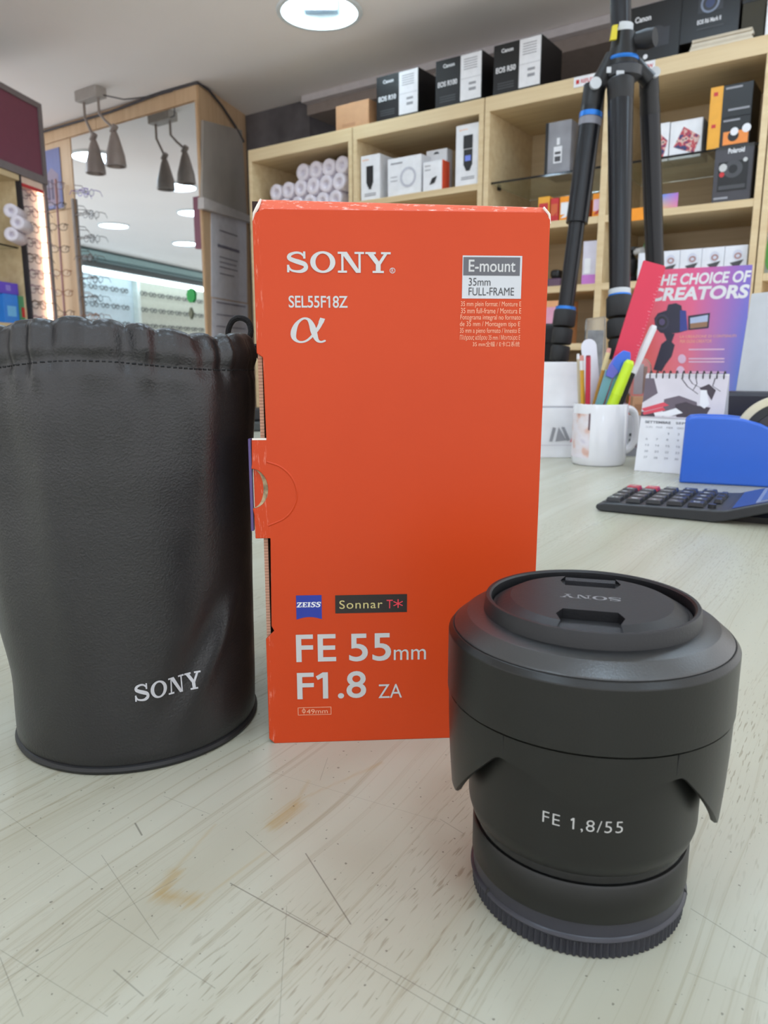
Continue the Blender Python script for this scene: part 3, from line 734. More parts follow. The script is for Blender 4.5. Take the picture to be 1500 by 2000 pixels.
# bay 1: pile of white paper rolls
_r2 = roll_mesh(.034, .2).mesh('paper_roll', ROLLM); R = .034
def put_roll(x, z, where, n=SN+.045):
    o = bpy.data.objects.new('paper_roll', _r2); COL.objects.link(o); o.location = wp(x, n, z); o.rotation_euler = (0, random.uniform(-1, 1)*0, WROT)
    tag(o, 'white paper roll, %s, in the leftmost shelf bay' % where, 'paper roll', 'paper rolls in the left shelf bay')
for r in range(2):
    for c in range(8): put_roll(-2.38+c*.0695+r*.02, .776+R+r*.0635, '%s from the left in the %s row' % ((['first']+ORD[1:])[c], ['bottom', 'middle'][r])) if -2.38+c*.0695+r*.02 < -1.965 else None
for c in (2, 3, 4, 5): put_roll(-2.345+c*.0695+.0, .776+R+2*.0620, '%s of the top row' % {2: 'leftmost', 3: 'second', 4: 'third', 5: 'rightmost'}[c])
# bay 2 cartons
o, w, h = wbox('flash_carton', 'short white carton picturing a black flash, left in its bay', 705, 742, 306, .776, SN+.02, .11, WHITE, pyb=386)
fr(o, 'flash_print', join2(rect2(w*.3, h*.38, w*.66, h*.76), poly2((w*.38, h*.3), (w*.58, h*.3), (w*.64, h*.38), (w*.32, h*.38)), rect2(w*.42, h*.25, w*.56, h*.3)), INK)
fr(o, 'brand_print', fit(glyphs('godox'), w*.35, h*.04, w*.1, h*.88), ORANGEC); fr(o, 'small_print', lines2(w*.2, w*.8, (h*.14, h*.1), h*.02), GREYP)
o, w, h = wbox('ring_light_carton', 'square white carton picturing a pale ring', 757, 822, 312, .776, SN+.02, .12, WHITE, pyb=380)
fr(o, 'ring_print', ring2(w*.62, h*.46, .036, .036, .027, .027), mat('pale_ring_print', (190, 190, 200), .5)); fr(o, 'small_print', join2(rect2(w*.1, h*.84, w*.45, h*.88), lines2(w*.1, w*.3, (h*.5, h*.4), h*.02)), GREYP)
o, w, h = wbox('adapter_carton', 'small white carton with red side picturing a black device', 826, 863, 318, .776, SN+.012, .05, WHITE, pyb=370)
fr(o, 'device_print', poly2((w*.35, h*.2), (w*.62, h*.25), (w*.75, h*.48), (w*.48, h*.42)), INK)
MB().box(w, w+.0015, 0, .05, 0, h).build('red_side', mat('orange_red_card', (226, 84, 52), .5), o); fr(o, 'small_print', lines2(w*.1, w*.4, (h*.84, h*.7), h*.03), GREYP)
o, w, h = wbox('adapter_carton', 'white hanging carton behind the red-sided one', 832, 872, 296, .776, SN+.085, .04, WHITE, pyb=365)
fr(o, 'hang_hole', poly2(*[(w*.5+.012*cos(a), h*.9+.008*sin(a)) for a in [pi*i/8 for i in range(9)]]), DARKG)
o, w, h = wbox('flash_carton', 'tall white carton picturing a black flash with blue screen', 889, 936, 247, .776, SN+.015, .1, WHITE, pyb=358)
fr(o, 'flash_print', join2(rect2(w*.32, h*.6, w*.7, h*.82), rect2(w*.34, h*.33, w*.7, h*.59), poly2((w*.36, h*.33), (w*.68, h*.33), (w*.6, h*.24), (w*.45, h*.24))), INK)
fr(o, 'screen_print', rect2(w*.4, h*.4, w*.64, h*.49), mat('blue_screen_print', (110, 130, 220), .4), -.0016)
fr(o, 'brand_print', fit(glyphs('godox'), w*.35, h*.03, w*.15, h*.9), ORANGEC); fr(o, 'small_print', lines2(w*.25, w*.8, (h*.13, h*.1), h*.015), GREYP)
# bay 3
o, w, h = wbox('device_carton', 'dark silver carton picturing a white device on the glass shelf', 1063, 1112, 242, .7755, SN+.035, .1, mat('silver_grey_card', (140, 140, 146), .35, vary=.25, scale=12), pyb=335)
fr(o, 'device_print', join2(rect2(w*.35, h*.2, w*.68, h*.52), rect2(w*.46, h*.55, w*.58, h*.68)), CANW); fr(o, 'device_dark_print', join2(rect2(w*.4, h*.23, w*.63, h*.33), rect2(w*.4, h*.37, w*.63, h*.42)), DARKG, -.0016)
fr(o, 'edge_print', rect2(0, 0, w*.12, h), BLACKCARD, -.0014)
FILMA = mat('film_box_print', (206, 96, 52), .45)
for i, (a, c, tp) in enumerate(((1050, 1072, 386), (1074, 1090, 388), (1092, 1118, 385), (1122, 1144, 388), (1156, 1178, 379))):
    o, w, h = wbox('film_box', ['yellow and red film box behind the corner of the orange box', 'narrow red film box on the middle shelf, second from left', 'white-fronted film box on the middle shelf left of tripod leg', 'red film box partly behind the left tripod leg', 'pink and white film box right of the left tripod leg'][i], a, c, tp, .621, SN+.02, .06, (YELLOW, RED, ORANGEC, FILMA, ORANGEC)[i], 'box', 'film boxes on the middle shelf', 425)
    fr(o, 'box_band', rect2(w*.1, h*.25, w*.9, h*.75), (RED, FILMA, WHITE, WHITE, mat('pink_print', (226, 190, 214), .5))[i]); fr(o, 'box_flash', poly2((w*.1, h*.1), (w*.5, h*.12), (w*.9, h*.4), (w*.55, h*.3)), WHITE if i == 2 else RED, -.0016)
o, w, h = wbox('photo_carton', 'tall white and violet carton behind the left tripod leg', 1136, 1176, 472, .411, SN+.02, .1, mat('lilac_white_card', (214, 210, 224), .5), pyb=550)
fr(o, 'violet_band', rect2(0, 0, w, h*.22), mat('violet_band_print', (196, 120, 200), .5)); fr(o, 'panel_print', rect2(w*.1, h*.25, w*.4, h*.6), WHITE)
o = thing('gadget_case', 'dark mauve gadget case on the low shelf beside the orange box', 'case', wp(-1.10, SN+.05, .411), WROT)
MB().box(0, .05, 0, .08, 0, .03).build('case_body', mat('mauve_case', (96, 70, 92), .4), o, bevel=.006); MB().box(.005, .04, .01, .07, .03, .06).build('case_lid', BLACKP, o, bevel=.01)
o, w, h = wbox('gift_carton', 'orange and pink carton on the lowest visible shelf', 1062, 1106, 588, .22, SN+.02, .1, mat('salmon_card', (232, 170, 120), .5), pyb=640)
fr(o, 'pink_band', rect2(0, h*.45, w, h*.85), mat('pink_band_print', (222, 160, 186), .5))
# low shelf board under it
for tt0, tt1, zz, un in ((-1.312, -.91, .219, u3),):
    q = MB().box(tt0+1.331, tt1+1.331, .002, .35, zz-.022-FLOOR, zz-FLOOR).build('shelf_board', BEECH, un)
# bay 4
PHOTO = speckle_mat('family_photo_print', ((40, 50, 96), (60, 66, 110), (190, 60, 70), (220, 190, 180), (60, 40, 50)), 55)
for i, (a, c, tp, lab) in enumerate(((1262, 1303, 246, 'white photo-gift carton half hidden by the right tripod leg'), (1305, 1367, 240, 'white photo-gift carton with tilted picture on the glass shelf'))):
    o, w, h = wbox('photo_carton', lab, a, c, tp, .7755, SN+.06, .09, WHITE, pyb=318)
    fr(o, 'picture_print', poly2((w*.14, h*.3), (w*.78, h*.05), (w*.95, h*.5), (w*.42, h*.82)), PHOTO)
ZK = on_n(1390, 225, SN+.02).z
def kod(lab, z0, z1, n, a, c):
    ta, tb = on_n(a, 240, n).dot(DR), on_n(c, 240, n).dot(DR); w = tb-ta; h = z1-z0
    o = thing('instant_camera_carton', lab, 'box', wp(ta, n, z0), WROT); MB().box(0, w, 0, .12, 0, h).build('carton', BLACKCARD, o, bevel=.0012, seg=1)
    fr(o, 'yellow_band', rect2(0, 0, w*.3, h), YELLOW); fr(o, 'brand_print', rect2(w*.08, h*.72, w*.18, h*.84), RED, -.0016); fr(o, 'title_print', rect2(w*.36, h*.86, w*.75, h*.92), GREYP)
    return o, w, h
o, w, h = kod('yellow and black carton, upper of the two stacked ones', .858, .948, SN+.035, 1384, 1466); fr(o, 'small_print', lines2(w*.45, w*.95, (h*.2,), h*.06), GREYP)
o, w, h = kod('yellow and black carton with orange camera picture, lower of two', .7755, .8575, SN+.03, 1384, 1466)
fr(o, 'camera_print', rect2(w*.38, h*.08, w*.97, h*.52), mat('orange_camera_print', (236, 140, 60), .4), -.0015); fr(o, 'lens_print', join2(disc2(w*.62, h*.36, .015), ), INK, -.0018); fr(o, 'flash_print', disc2(w*.92, h*.56, .012), WHITE, -.0018); fr(o, 'dial_print', disc2(w*.64, h*.5, .011), WHITE, -.0019)
o, w, h = wbox('instant_camera_carton', 'grey black carton picturing an instant camera with red button', 1390, 1465, 290, .621, SN+.02, .12, mat('charcoal_card', (66, 64, 70), .45), pyb=386)
fr(o, 'camera_print', join2(rect2(w*.12, h*.2, w*.88, h*.72)), INK, -.0014); fr(o, 'lens_print', ring2(w*.5, h*.58, .026, .024, .012, .012), DARKG, -.0016)
fr(o, 'flash_print', disc2(w*.24, h*.62, .011), SILV, -.0018); fr(o, 'button_print', disc2(w*.22, h*.5, .007), RED, -.0018); fr(o, 'finder_print', disc2(w*.8, h*.72, .006), SILV, -.0018)
fr(o, 'brand_print', fit(glyphs('Polaroid', .03), w*.42, h*.09, w*.34, h*.86), CANW); fr(o, 'slot_print', rect2(w*.16, h*.23, w*.84, h*.3), DARKG, -.0016); fr(o, 'small_print', rect2(w*.05, h*.06, w*.42, h*.1), GREYP)
o = thing('colour_card', 'small rainbow card standing on the shelf right of the tripod', 'card', wp(on_n(1290, 400, SN+.05).dot(DR), SN+.05, .621), WROT)
MB().box(0, .052, 0, .002, 0, .05).build('card_sheet', grad_mat('rainbow_print', (90, 150, 230), (180, 120, 210), (240, 190, 80), (230, 130, 160), .052, .05), o); MB().box(.0, .052, .002, .006, 0, .003).build('card_foot', WHITE, o)
DIA = mat('ghost_print', (206, 208, 224), .5); SALM = mat('brown_print', (166, 120, 112), .5)
proto = None
for i in range(5):
    ta = -.779+i*.0643
    if proto is None:
        o = thing('bulb_carton', '', 'box'); MB().box(0, .063, 0, .08, 0, .085).build('carton', mat('pale_carton', (226, 228, 236), .5), o, bevel=.001, seg=1)
        fr(o, 'figure_print', join2(disc2(.036, .058, .013, .015)), DIA); fr(o, 'swirl_print', ring2(.037, .055, .010, .009, .006, .005, 16), SALM, -.0015); fr(o, 'bowl_print', poly2((.016, .036), (.054, .044), (.040, .022), (.030, .022)), DARKG, -.0014)
        proto = o
    else: o = copy_tree(proto)
    o.location = wp(ta, SN+.02, .411); o.rotation_euler = (0, 0, WROT); o['group'] = 'pale cartons above the poster'
    o['label'] = '%s of the row of pale cartons above the gradient poster' % ['first from the left', 'second from the left', 'third from the left', 'fourth from the left', 'rightmost'][i]
o = thing('ball_head', 'black tripod ball head with silver knobs on the shelf by the ruler', 'tripod head', wp(-.83, SN+.1, .411), WROT)
MB().lathe([(.028, 0), (.028, .02), (.02, .03), (.024, .05), (.024, .075), (.012, .09), (.012, .1), (.03, .104), (.03, .115)], 20).build('head_body', BLACKP, o)
MB().tube([(0, -.02, .035), (0, -.045, .035)], .011, 12).build('silver_knob', CHROME, o); MB().tube([(.02, -.01, .1), (.045, -.02, .1)], .012, 12).build('clamp_knob', SILV, o)
# crumpled packet behind it
b = MB(); ps = []
for i in range(9):
    for j in range(4):
        a = 2*pi*i/9; r = .05*(1-.18*j)*(1+.25*random.uniform(-1, 1)); ps.append((r*cos(a), .5*r*sin(a), .05*j*(1+.1*random.uniform(-1, 1))))
b.add(ps+[(0, 0, .17), (0, 0, 0)], [(i*4+j, ((i+1) % 9)*4+j, ((i+1) % 9)*4+j+1, i*4+j+1) for i in range(9) for j in range(3)]+[(i*4+3, ((i+1) % 9)*4+3, 36) for i in range(9)]+[(i*4, 37, ((i+1) % 9)*4) for i in range(9)])
o = b.build('plastic_packet', speckle_mat('green_white_print', ((30, 120, 60), (60, 160, 90), (220, 230, 224)), 25)); o.location = wp(-.80, SN+.22, .411); tag(o, 'crumpled green and white packet behind the ball head', 'packet')
# bay 5
o, w, h = wbox('plant_carton', 'grey green carton with a leaf picture at the right picture edge', 1478, 1530, 455, .411, SN+.02, .12, mat('grey_green_card', (150, 156, 146), .5), pyb=540)
fr(o, 'leaf_print', poly2(*[(w*.42+.012*sin(a)*(1), h*.5+h*.42*cos(a)) for a in [2*pi*i/24 for i in range(24)]]), mat('leaf_green_print', (84, 150, 70), .5))

# ================================================================== COUNTER
t = thing('counter', 'shop counter with scratched pale ash laminate top', 'counter', (0, 0, FLOOR))
cpoly = [(-1.5, -.5), (1.75, -.5)]
def npt(x, n): return (x, (n-x*NA.x)/NA.y)
cpoly += [npt(1.75, 1.66), npt(-1.5, 1.66)]
MB().prism(cpoly, (0, 0, -.04-FLOOR), (1, 0, 0), (0, 1, 0), (0, 0, .04)).build('worktop', COUNTER, t, bevel=.002)
bpoly = [(-1.45, -.4), (1.7, -.4), npt(1.7, 1.6), npt(-1.45, 1.6)]
MB().prism(bpoly, (0, 0, 0), (1, 0, 0), (0, 1, 0), (0, 0, -.0405-FLOOR)).build('counter_base', BEECH, t)
o = thing('card_terminal', 'dark grey device at the far counter edge between pouch and box', 'device', on_z(470, 843), 0)
MB().box(-.02, .09, 0, .10, 0, .022).build('device_base', mat('slate_plastic', (52, 56, 56), .35), o, bevel=.004); MB().box(-.02, .09, .03, .10, .022, .05).build('device_top', BLACKP, o, bevel=.004)

# ================================================================== ORANGE LENS BOX
BO, BY = Vector((-.0477, .2868, 0)), .0622
OR = orange_mat(); WORN = worn_mat()
BX = thing('lens_box', 'orange cardboard lens box standing upright behind the black lens', 'box', BO, BY)
bux = Vector((cos(BY), sin(BY), 0)); bn = Vector((sin(BY), -cos(BY), 0)); BWd, BH, BD = .1096, .2100, .105
def buv(px, py):
    p = on_plane(px, py, BO, bn)-BO; return p.dot(bux), p.z
th = .0014
def vv(y): return buv(507, y)[1]
v1, v2, v3, v4 = vv(690), vv(858), vv(1052), vv(1228)
rr = .0022
out = [(rr, 0), (BWd-rr, 0), (BWd, rr), (BWd, BH-rr-.0005), (BWd-rr, BH), (rr*2, BH), (rr*.6, BH-rr*.6), (0, BH-rr*2), (0, v1), (.0022, v1-.0015), (.0026, v2)]
out += [(-.0030, v2), (-.0032, vv(905))]
hc = vv(955); hr = (vv(917)-vv(995))/2
out += [(-.0035+.0062*sin(a), hc+hr*cos(a)) for a in [pi*i/14 for i in range(15)]]
out += [(-.0030, vv(1005)), (-.0028, v3), (.0030, v3), (.0024, v4+.001), (.0034, v4-.0012), (0, v4-.0045), (0, rr)]
fp = MB().prism(out, (0, 0, 0), (1, 0, 0), (0, 0, 1), (0, th, 0)).build('front_panel', OR, BX, bevel=.0003)
FLUTE, g = newmat('corrugated_edge', .8)
tc = g.n('ShaderNodeTexCoord'); sp = g.n('ShaderNodeSeparateXYZ'); g.put(sp.inputs[0], tc.outputs['Object'])
g.put(g.b.inputs['Base Color'], g.mix(g.rng(g.math('SINE', g.math('MULTIPLY', sp.outputs[2], 5200)), -.6, .6), lin((164, 120, 98)), lin((196, 150, 126))))
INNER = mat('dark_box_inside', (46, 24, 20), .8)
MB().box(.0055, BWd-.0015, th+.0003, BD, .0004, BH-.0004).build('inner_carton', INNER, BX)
MB().box(.0002, .0018, .0022, BD, .0006, BH-.003).build('side_flap', FLUTE, BX)
MB().box(BWd-.0014, BWd, th+.0002, BD, 0, BH-.001).build('side_panel', OR, BX)
MB().box(-.0044, -.0034, .0006, .004, v3+.003, v2).build('violet_tab_side', mat('violet_card', (86, 70, 120), .5), BX)
MB().box(-.0028, .0028, .0016, .0030, hc-hr*1.05, hc+hr*1.05).build('tab_insert', OR, BX)
b = MB(); n = 14                                           # thick corrugated rim inside the thumb hole
q = [(-.0035+.0062*sin(a), hc+hr*cos(a)) for a in [pi*i/n for i in range(n+1)]]; q2 = [(-.0032+.0040*sin(a), hc+hr*.96*cos(a)) for a in [pi*i/n for i in range(n+1)]]
b.add([(p[0], .0012, p[1]) for p in q]+[(p[0], .0016, p[1]) for p in q2], [(i, i+1, n+2+i, n+1+i) for i in range(n)])
b.build('hole_rim', mat('raw_card_edge', (160, 142, 110), .8, vary=.5, scale=500), BX)
# lid folded over the top, its edge worn pale
lid = MB(); lp = [(.0035, 0), (BWd-.0015, -.0012)]
lid.hexa([(.002, .0012, BH-.001), (BWd-.001, .0012, BH-.0015), (BWd-.001, BD, BH-.0015), (.002, BD, BH-.001), (.002, .0022, BH+.0036), (BWd-.0022, .0022, BH+.0021), (BWd-.0022, BD, BH+.0021), (.002, BD, BH+.0036)])
lid.build('lid', WORN, BX, bevel=.0006)
WORNW = mat('torn_white_card', (232, 222, 212), .8)
MB().tube([(.0002, .0012, BH-.004), (.0007, .0008, BH-.0015), (.002, .0010, BH+.0008), (.0032, .0016, BH+.0035)], [.0003, .0006, .0007, .0004], 6).build('torn_corner', WORNW, BX)
MB().tube([(BWd+.0001, .0006, BH-.004), (BWd-.0004, .0004, BH-.0008), (BWd-.0025, .0012, BH+.0018)], [.0003, .0005, .0005], 6).build('torn_corner', WORNW, BX)
MB().box(-.0002, .004, .003, .012, BH-.002, BH+.003).build('corner_gap', INNER, BX)
MB().box(-.0028, .0026, -.0001, .0008, v2-.0003, v2+.0004).build('torn_edge', WORNW, BX)
# semicircular crease around the thumb hole
cc = curve([buv(*p) for p in ((521, 902), (548, 912), (570, 933), (580, 962), (574, 990), (556, 1012), (524, 1027))], 8)
MB().tube([(p[0], .0002, p[1]) for p in cc], .0005, 6).build('thumb_crease', OR, BX)
def bfit(g2, q, sh=0):                                      # q: px left, py bottom, px right, py top on the face
    a = buv(q[0], q[1]); c = buv(q[2], q[3]); return fit(g2, c[0]-a[0], c[1]-a[1], a[0], a[1])
def bp(name, g2, m, y=-.00012): return print_on(name, g2, (0, y, 0), (1, 0, 0), (0, 0, 1), m, fp)
bp('brand_print', bfit(SLAB, (561, 533, 763, 492)), SILV)
bp('registered_mark', join2(bfit(ring2(0, 0, 1, 1, .78, .78), (761, 534, 772, 523)), bfit(glyphs('R'), (764.5, 532, 769, 525))), SILV)
bp('model_print', bfit(glyphs('SEL55F18Z', .012, 0, .96), (564, 601, 679, 578)), SILV)
al = curve([(.92, .97), (.80, .62), (.62, .30), (.42, .08), (.22, .04), (.07, .18), (.06, .45), (.16, .76), (.34, .95), (.50, .92), (.60, .70), (.66, .40), (.74, .12), (.86, .04), (1.0, .10)], 7)
na_ = len(al); aw = []
for i in range(na_):
    s = i/(na_-1); aw.append(.15 if s < .04 else .07+.10*math.exp(-((s-.42)/.09)**2)+.12*math.exp(-((s-.76)/.10)**2)+.06*math.exp(-((s-0)/.12)**2))
aw[-1] = .03
bp('alpha_emblem', bfit(strip(al, aw), (568, 670, 636, 620)), SILV)
e0, e1 = buv(902, 583), buv(1020, 500)
bp('mount_label', rect2(e0[0], e0[1], e1[0], e1[1]), mat('pale_grey_print', (196, 198, 202), .4))
d0, d1 = buv(904.5, 538), buv(1016, 503)
bp('mount_band', rect2(d0[0], d0[1], d1[0], d1[1]), mat('slate_print', (92, 92, 98), .4), -.00018)
bp('mount_print', bfit(glyphs('E-mount', .012), (915, 531, 1007, 508)), SILV, -.00024)
bp('frame_print', bfit(glyphs('35mm'), (915, 558, 958, 543)), DARKG, -.00024); bp('frame_print', bfit(glyphs('FULL-FRAME'), (915, 577, 1004, 562)), DARKG, -.00024)
PALEO = mat('pale_peach_print', (236, 172, 140), .5)
for i, (s, x0, x1) in enumerate((('35 mm plein format / Monture E', 900, 1018), ('35 mm full-frame / Montura E', 900, 1018), ('Fotograma integral no formato', 899, 1017), ('de 35 mm / Montagem tipo E', 898, 1016), ('35 mm a pieno formato / Innesto E', 898, 1016), ('Πλήρους κάδρου 35 mm / Μοντούρα E', 898, 1016), ('35 mm全幅 / E卡口系统', 923, 1015))):
    y = 599+i*13; bp('small_print', bfit(glyphs(s), (x0, y+(2 if any(c in s for c in 'gpηρ') else 0), x1, y-10)), PALEO)
zq = [buv(*p) for p in ((578, 1163), (628, 1162), (629, 1209))]
zx0, zx1, zy0, zy1 = zq[0][0], zq[1][0], zq[2][1], zq[0][1]; nz = 12
bp('optics_badge', poly2(*([(zx1, zy1), (zx0, zy1), (zx0, zy0)]+[(zx0+(zx1-zx0)*i/nz, zy0+.0010*math.sin(pi*i/nz)) for i in range(1, nz)]+[(zx1, zy0)])), mat('royal_blue_print', (34, 52, 150), .4))
def serif_word():
    z = join2(rect2(0, .84, .9, 1), rect2(0, 0, .9, .16), poly2((.55, .9), (.9, .9), (.35, .1), (0, .1)), rect2(0, .66, .14, 1), rect2(.76, 0, .9, .34))
    e = join2(rect2(.08, 0, .42, 1), rect2(0, .86, .85, 1), rect2(0, 0, .85, .14), rect2(.3, .44, .7, .57), rect2(.72, .68, .85, 1), rect2(.72, 0, .85, .32))
    i_ = join2(rect2(.1, 0, .42, 1), rect2(0, .86, .52, 1), rect2(0, 0, .52, .14))
    cv = curve([(.84, .78), (.66, .93), (.42, .94), (.2, .86), (.2, .68), (.42, .55), (.66, .40), (.68, .18), (.46, .06), (.22, .06), (.04, .24)], 8); L_ = len(cv)
    s = join2(strip(cv, [.12+.16*math.exp(-((i/(L_-1)-.5)/.28)**2) for i in range(L_)]), rect2(.74, .66, .87, 1), rect2(0, 0, .13, .34))
    def sh(q, d): return [(p[0]+d+.12*p[1], p[1]) for p in q[0]], q[1]
    return join2(sh(z, 0), sh(e, 1.0), sh(i_, 1.95), sh(s, 2.56), sh(s, 3.5))
bp('badge_lettering', bfit(serif_word(), (579.5, 1186.5, 627, 1175)), CANW, -.0002)
s0, s1 = buv(655, 1198), buv(795, 1160)
bp('design_label', rect2(s0[0], s0[1], s1[0], s1[1]), mat('brown_black_print', (36, 28, 26), .4))
bp('design_print', bfit(glyphs('Sonnar', 0, 0, 1.12), (663, 1189, 747, 1171)), mat('pale_gold_print', (206, 192, 130), .4), -.0002)
phi = join2(ring2(.5, .5, .5, .36, .34, .22, 20), rect2(.44, -.1, .56, 1.1))
st = join2(*[([(p[0]*cos(a)-p[1]*sin(a), p[0]*sin(a)+p[1]*cos(a)) for p in rect2(0, -.1, 1, .1)[0]], [(0, 1, 2, 3)]) for a in [pi/2+pi/3*i for i in range(6)]])
PINKR = mat('pinkish_red_print', (226, 62, 78), .4)
bp('coating_print', join2(bfit(glyphs('T'), (755, 1188, 767, 1171)), bfit(st, (768, 1187, 787, 1170))), PINKR, -.0002)
bp('focal_print', join2(bfit(glyphs('FE', .012, 0, 1.05), (579, 1293, 656, 1238)), bfit(glyphs('55', .012, 0, 1.02), (682, 1292, 764, 1236)), bfit(glyphs('mm'), (769, 1289, 832, 1267))), SILV)
bp('aperture_print', join2(bfit(glyphs('F1.8', .012), (581, 1366, 715, 1310)), bfit(glyphs('ZA'), (739, 1363, 785, 1335))), SILV)
f0, f1 = buv(582, 1397), buv(647, 1380); lw = .00022
bp('filter_size_print', join2(rect2(f0[0], f0[1], f1[0], f0[1]+lw), rect2(f0[0], f1[1]-lw, f1[0], f1[1]), rect2(f0[0], f0[1], f0[0]+lw, f1[1]), rect2(f1[0]-lw, f0[1], f1[0], f1[1]), bfit(phi, (590, 1395, 597, 1382)), bfit(glyphs('49mm'), (599, 1394, 640, 1384))), PALEO)

# ================================================================== CAMERA LENS
LX, LY = .05816, .20249
LN = thing('camera_lens', 'black camera lens standing on its rear cap with hood reversed', 'lens', (LX, LY, 0))
LB = mat('lens_black', (15, 15, 13), .42, bump=(2500, .10), bumpdist=.0002, vary=.03)
HB = mat('hood_black', (15, 15, 13), .36, bump=(2200, .2), bumpdist=.0002, vary=.03)
CAPM = mat('cap_black', (22, 22, 25), .46, bump=(1800, .3), bumpdist=.0002, vary=.05)
REAR = mat('rear_cap_black', (45, 45, 53), .36, vary=.03)
# rear cap: ribbed skirt and smooth shoulder
b = MB(); nr = 110; prof = []
for z, k in ((0, 1), (.0005, 1), (.0052, 1)):
    for j in range(nr*4):
        q = j % 4; r = (.0309 if q in (0, 1) else .0303); t = 2*pi*(j+(0.25 if q in (0, 2) else -.25))/(nr*4)
        if z == 0: r -= .0004
        b.v.append((r*cos(t), r*sin(t), z))
N4 = nr*4
for i in range(2):
    for j in range(N4):
        j2 = (j+1) % N4; b.f.append((i*N4+j, i*N4+j2, (i+1)*N4+j2, (i+1)*N4+j)); b.sm.append(False)
b.f.append(tuple(range(N4))[::-1]); b.sm.append(False); b.f.append(tuple(range(2*N4, 3*N4))); b.sm.append(False)
cap = b.build('rear_cap', REAR, LN)
MB().lathe([(.0300, .0048), (.0312, .0052), (.0316, .0058), (.0314, .0064), (.0308, .0068), (.0303, .0112), (.0295, .0113), (.0295, .0048)], 128, closed=True).build('cap_shoulder', REAR, cap)
for a in (rad(-156), rad(-24)):
    p = Vector((cos(a), sin(a), 0)); MB().tube([p*.0304+UP*.0072, p*.0309+UP*.0066, p*.0312+UP*.0055], .0006, 6).build('cap_notch', BLACKP, cap)
MB().lathe([(.0290, .0100), (.0309, .0106), (.0312, .0112), (.0312, .0212), (.0307, .0219), (.0295, .0220), (.0295, .0256), (.0290, .0256), (.0290, .0100)], 128, closed=False).build('rear_barrel', LB, LN)
MB().lathe([(.0292, .0217), (.0302, .0222), (.0304, .0240), (.0300, .0252), (.0292, .0256)], 128).build('barrel_groove', mat('groove_black', (20, 20, 22), .22), LN)
fb = MB().lathe([(.0288, .0251), (.0310, .0250), (.0316, .0256), (.0325, .0285), (.0327, .0300), (.0327, .0600), (.0300, .0620), (.0288, .0620)], 128).build('focus_barrel', LB, LN)
# name on the barrel, wrapped around it
def wrap(g2, rfun, a0, a1, z0, z1, c=(0, 0)):
    vs, fs = g2; x0 = min(p[0] for p in vs); x1 = max(p[0] for p in vs); y0 = min(p[1] for p in vs); y1 = max(p[1] for p in vs)
    o = []
    for x, y in vs:
        a = a0+(a1-a0)*(x-x0)/(x1-x0); z = z0+(z1-z0)*(y-y0)/(y1-y0); r = rfun(a, z)
        o.append((c[0]+r*cos(a), c[1]+r*sin(a), z))
    return o, fs
b = MB(); b.add(*wrap(glyphs('FE 1,8/55', -.008, 0, 1.12), lambda a, z: .03278, rad(-121.6), rad(-86.3), .0384, .0421)); b.build('name_print', SILV, fb)
# hood: ring above, four petals below
MB().lathe([(.0330, .0633), (.0394, .0633), (.0396, .0636), (.0396, .0803), (.0395, .0806), (.0385, .0819), (.0383, .0820), (.0382, .0812), (.0330, .0800)], 160).build('hood_ring', HB, LN, angle=18)
b = MB(); n = 240; R0, R1 = .0394, .0378
def petal(a):
    d = (math.degrees(a)+103+540) % 360-180                 # offset from the middle of the front petal
    d = abs(d); d = d if d <= 90 else 180-d
    if d <= 30: z = .0492+.0064*(1-cos(pi*d/30))/2
    elif d <= 36: z = .0556+.0004*sin(pi*(d-30)/6)
    elif d <= 68: z = .0556-.0216*((d-36)/32)**1.0
    else: z = .0340-.0010*sin(pi/2*(d-68)/22)
    return z
sec = []
for j in range(n):
    a = 2*pi*j/n; z = petal(a); ze = .0629
    def rr_(zz): return .0393-.0012*((.0632-zz)/.029)**1.6
    sec.append([(rr_(ze), ze), (rr_(ze*.66+z*.34), ze*.66+z*.34), (rr_(ze*.33+z*.67), ze*.33+z*.67), (rr_(z)-.0001, z+.0003), (rr_(z)-.0008, z), (rr_(z)-.0018, z+.0005), (rr_(ze)-.0022, ze)])
for s, j in zip(sec, range(n)):
    a = 2*pi*j/n
    for r, z in s: b.v.append((r*cos(a), r*sin(a), z))
for j in range(n):
    j2 = (j+1) % n
    for i in range(6): b.f.append((j*7+i, j2*7+i, j2*7+i+1, j*7+i+1)); b.sm.append(True)
hp = b.build('hood_petals', HB, LN, angle=50)
MB().lathe([(.0384, .0631), (.0390, .06315), (.0390, .06335), (.0384, .0634)], 128).build('hood_seam', INK, LN)
for a in (rad(-135.5), rad(-71)):
    p = Vector((cos(a), sin(a), 0)); q = Vector((-sin(a), cos(a), 0))
    MB().hexa([p*.0392-q*.00008+UP*.0572, p*.0392+q*.00008+UP*.0572, p*.0395+q*.00008+UP*.0629, p*.0395-q*.00008+UP*.0629]+[p*.0390-q*.00008+UP*.0572, p*.0390+q*.00008+UP*.0572, p*.0390+q*.00008+UP*.0629, p*.0390-q*.00008+UP*.0629]).build('mould_line', INK, hp)
MB().lathe([(.0376, .0816), (.0383, .0821), (.0383, .0819), (.0376, .0812)], 128).build('bevel_seam', INK, LN)
MB().lathe([(.0330, .0800), (.0380, .0815), (.0380, .0822), (.0378, .0825), (.0346, .0853), (.0343, .0855), (.0318, .0861), (.0300, .0863), (.0290, .0863), (.0290, .0800)], 160).build('hood_shoulder', mat('shoulder_black', (26, 26, 27), .36, spec=1.0, bump=(2200, .3), bumpdist=.0002), LN, angle=14)
MB().lathe([(.0280, .0850), (.0298, .0850), (.0293, .0900), (.0290, .0905), (.0281, .0905), (.0276, .0900), (.0276, .0860), (.0280, .0850)], 128).build('front_rim', CAPM, LN)
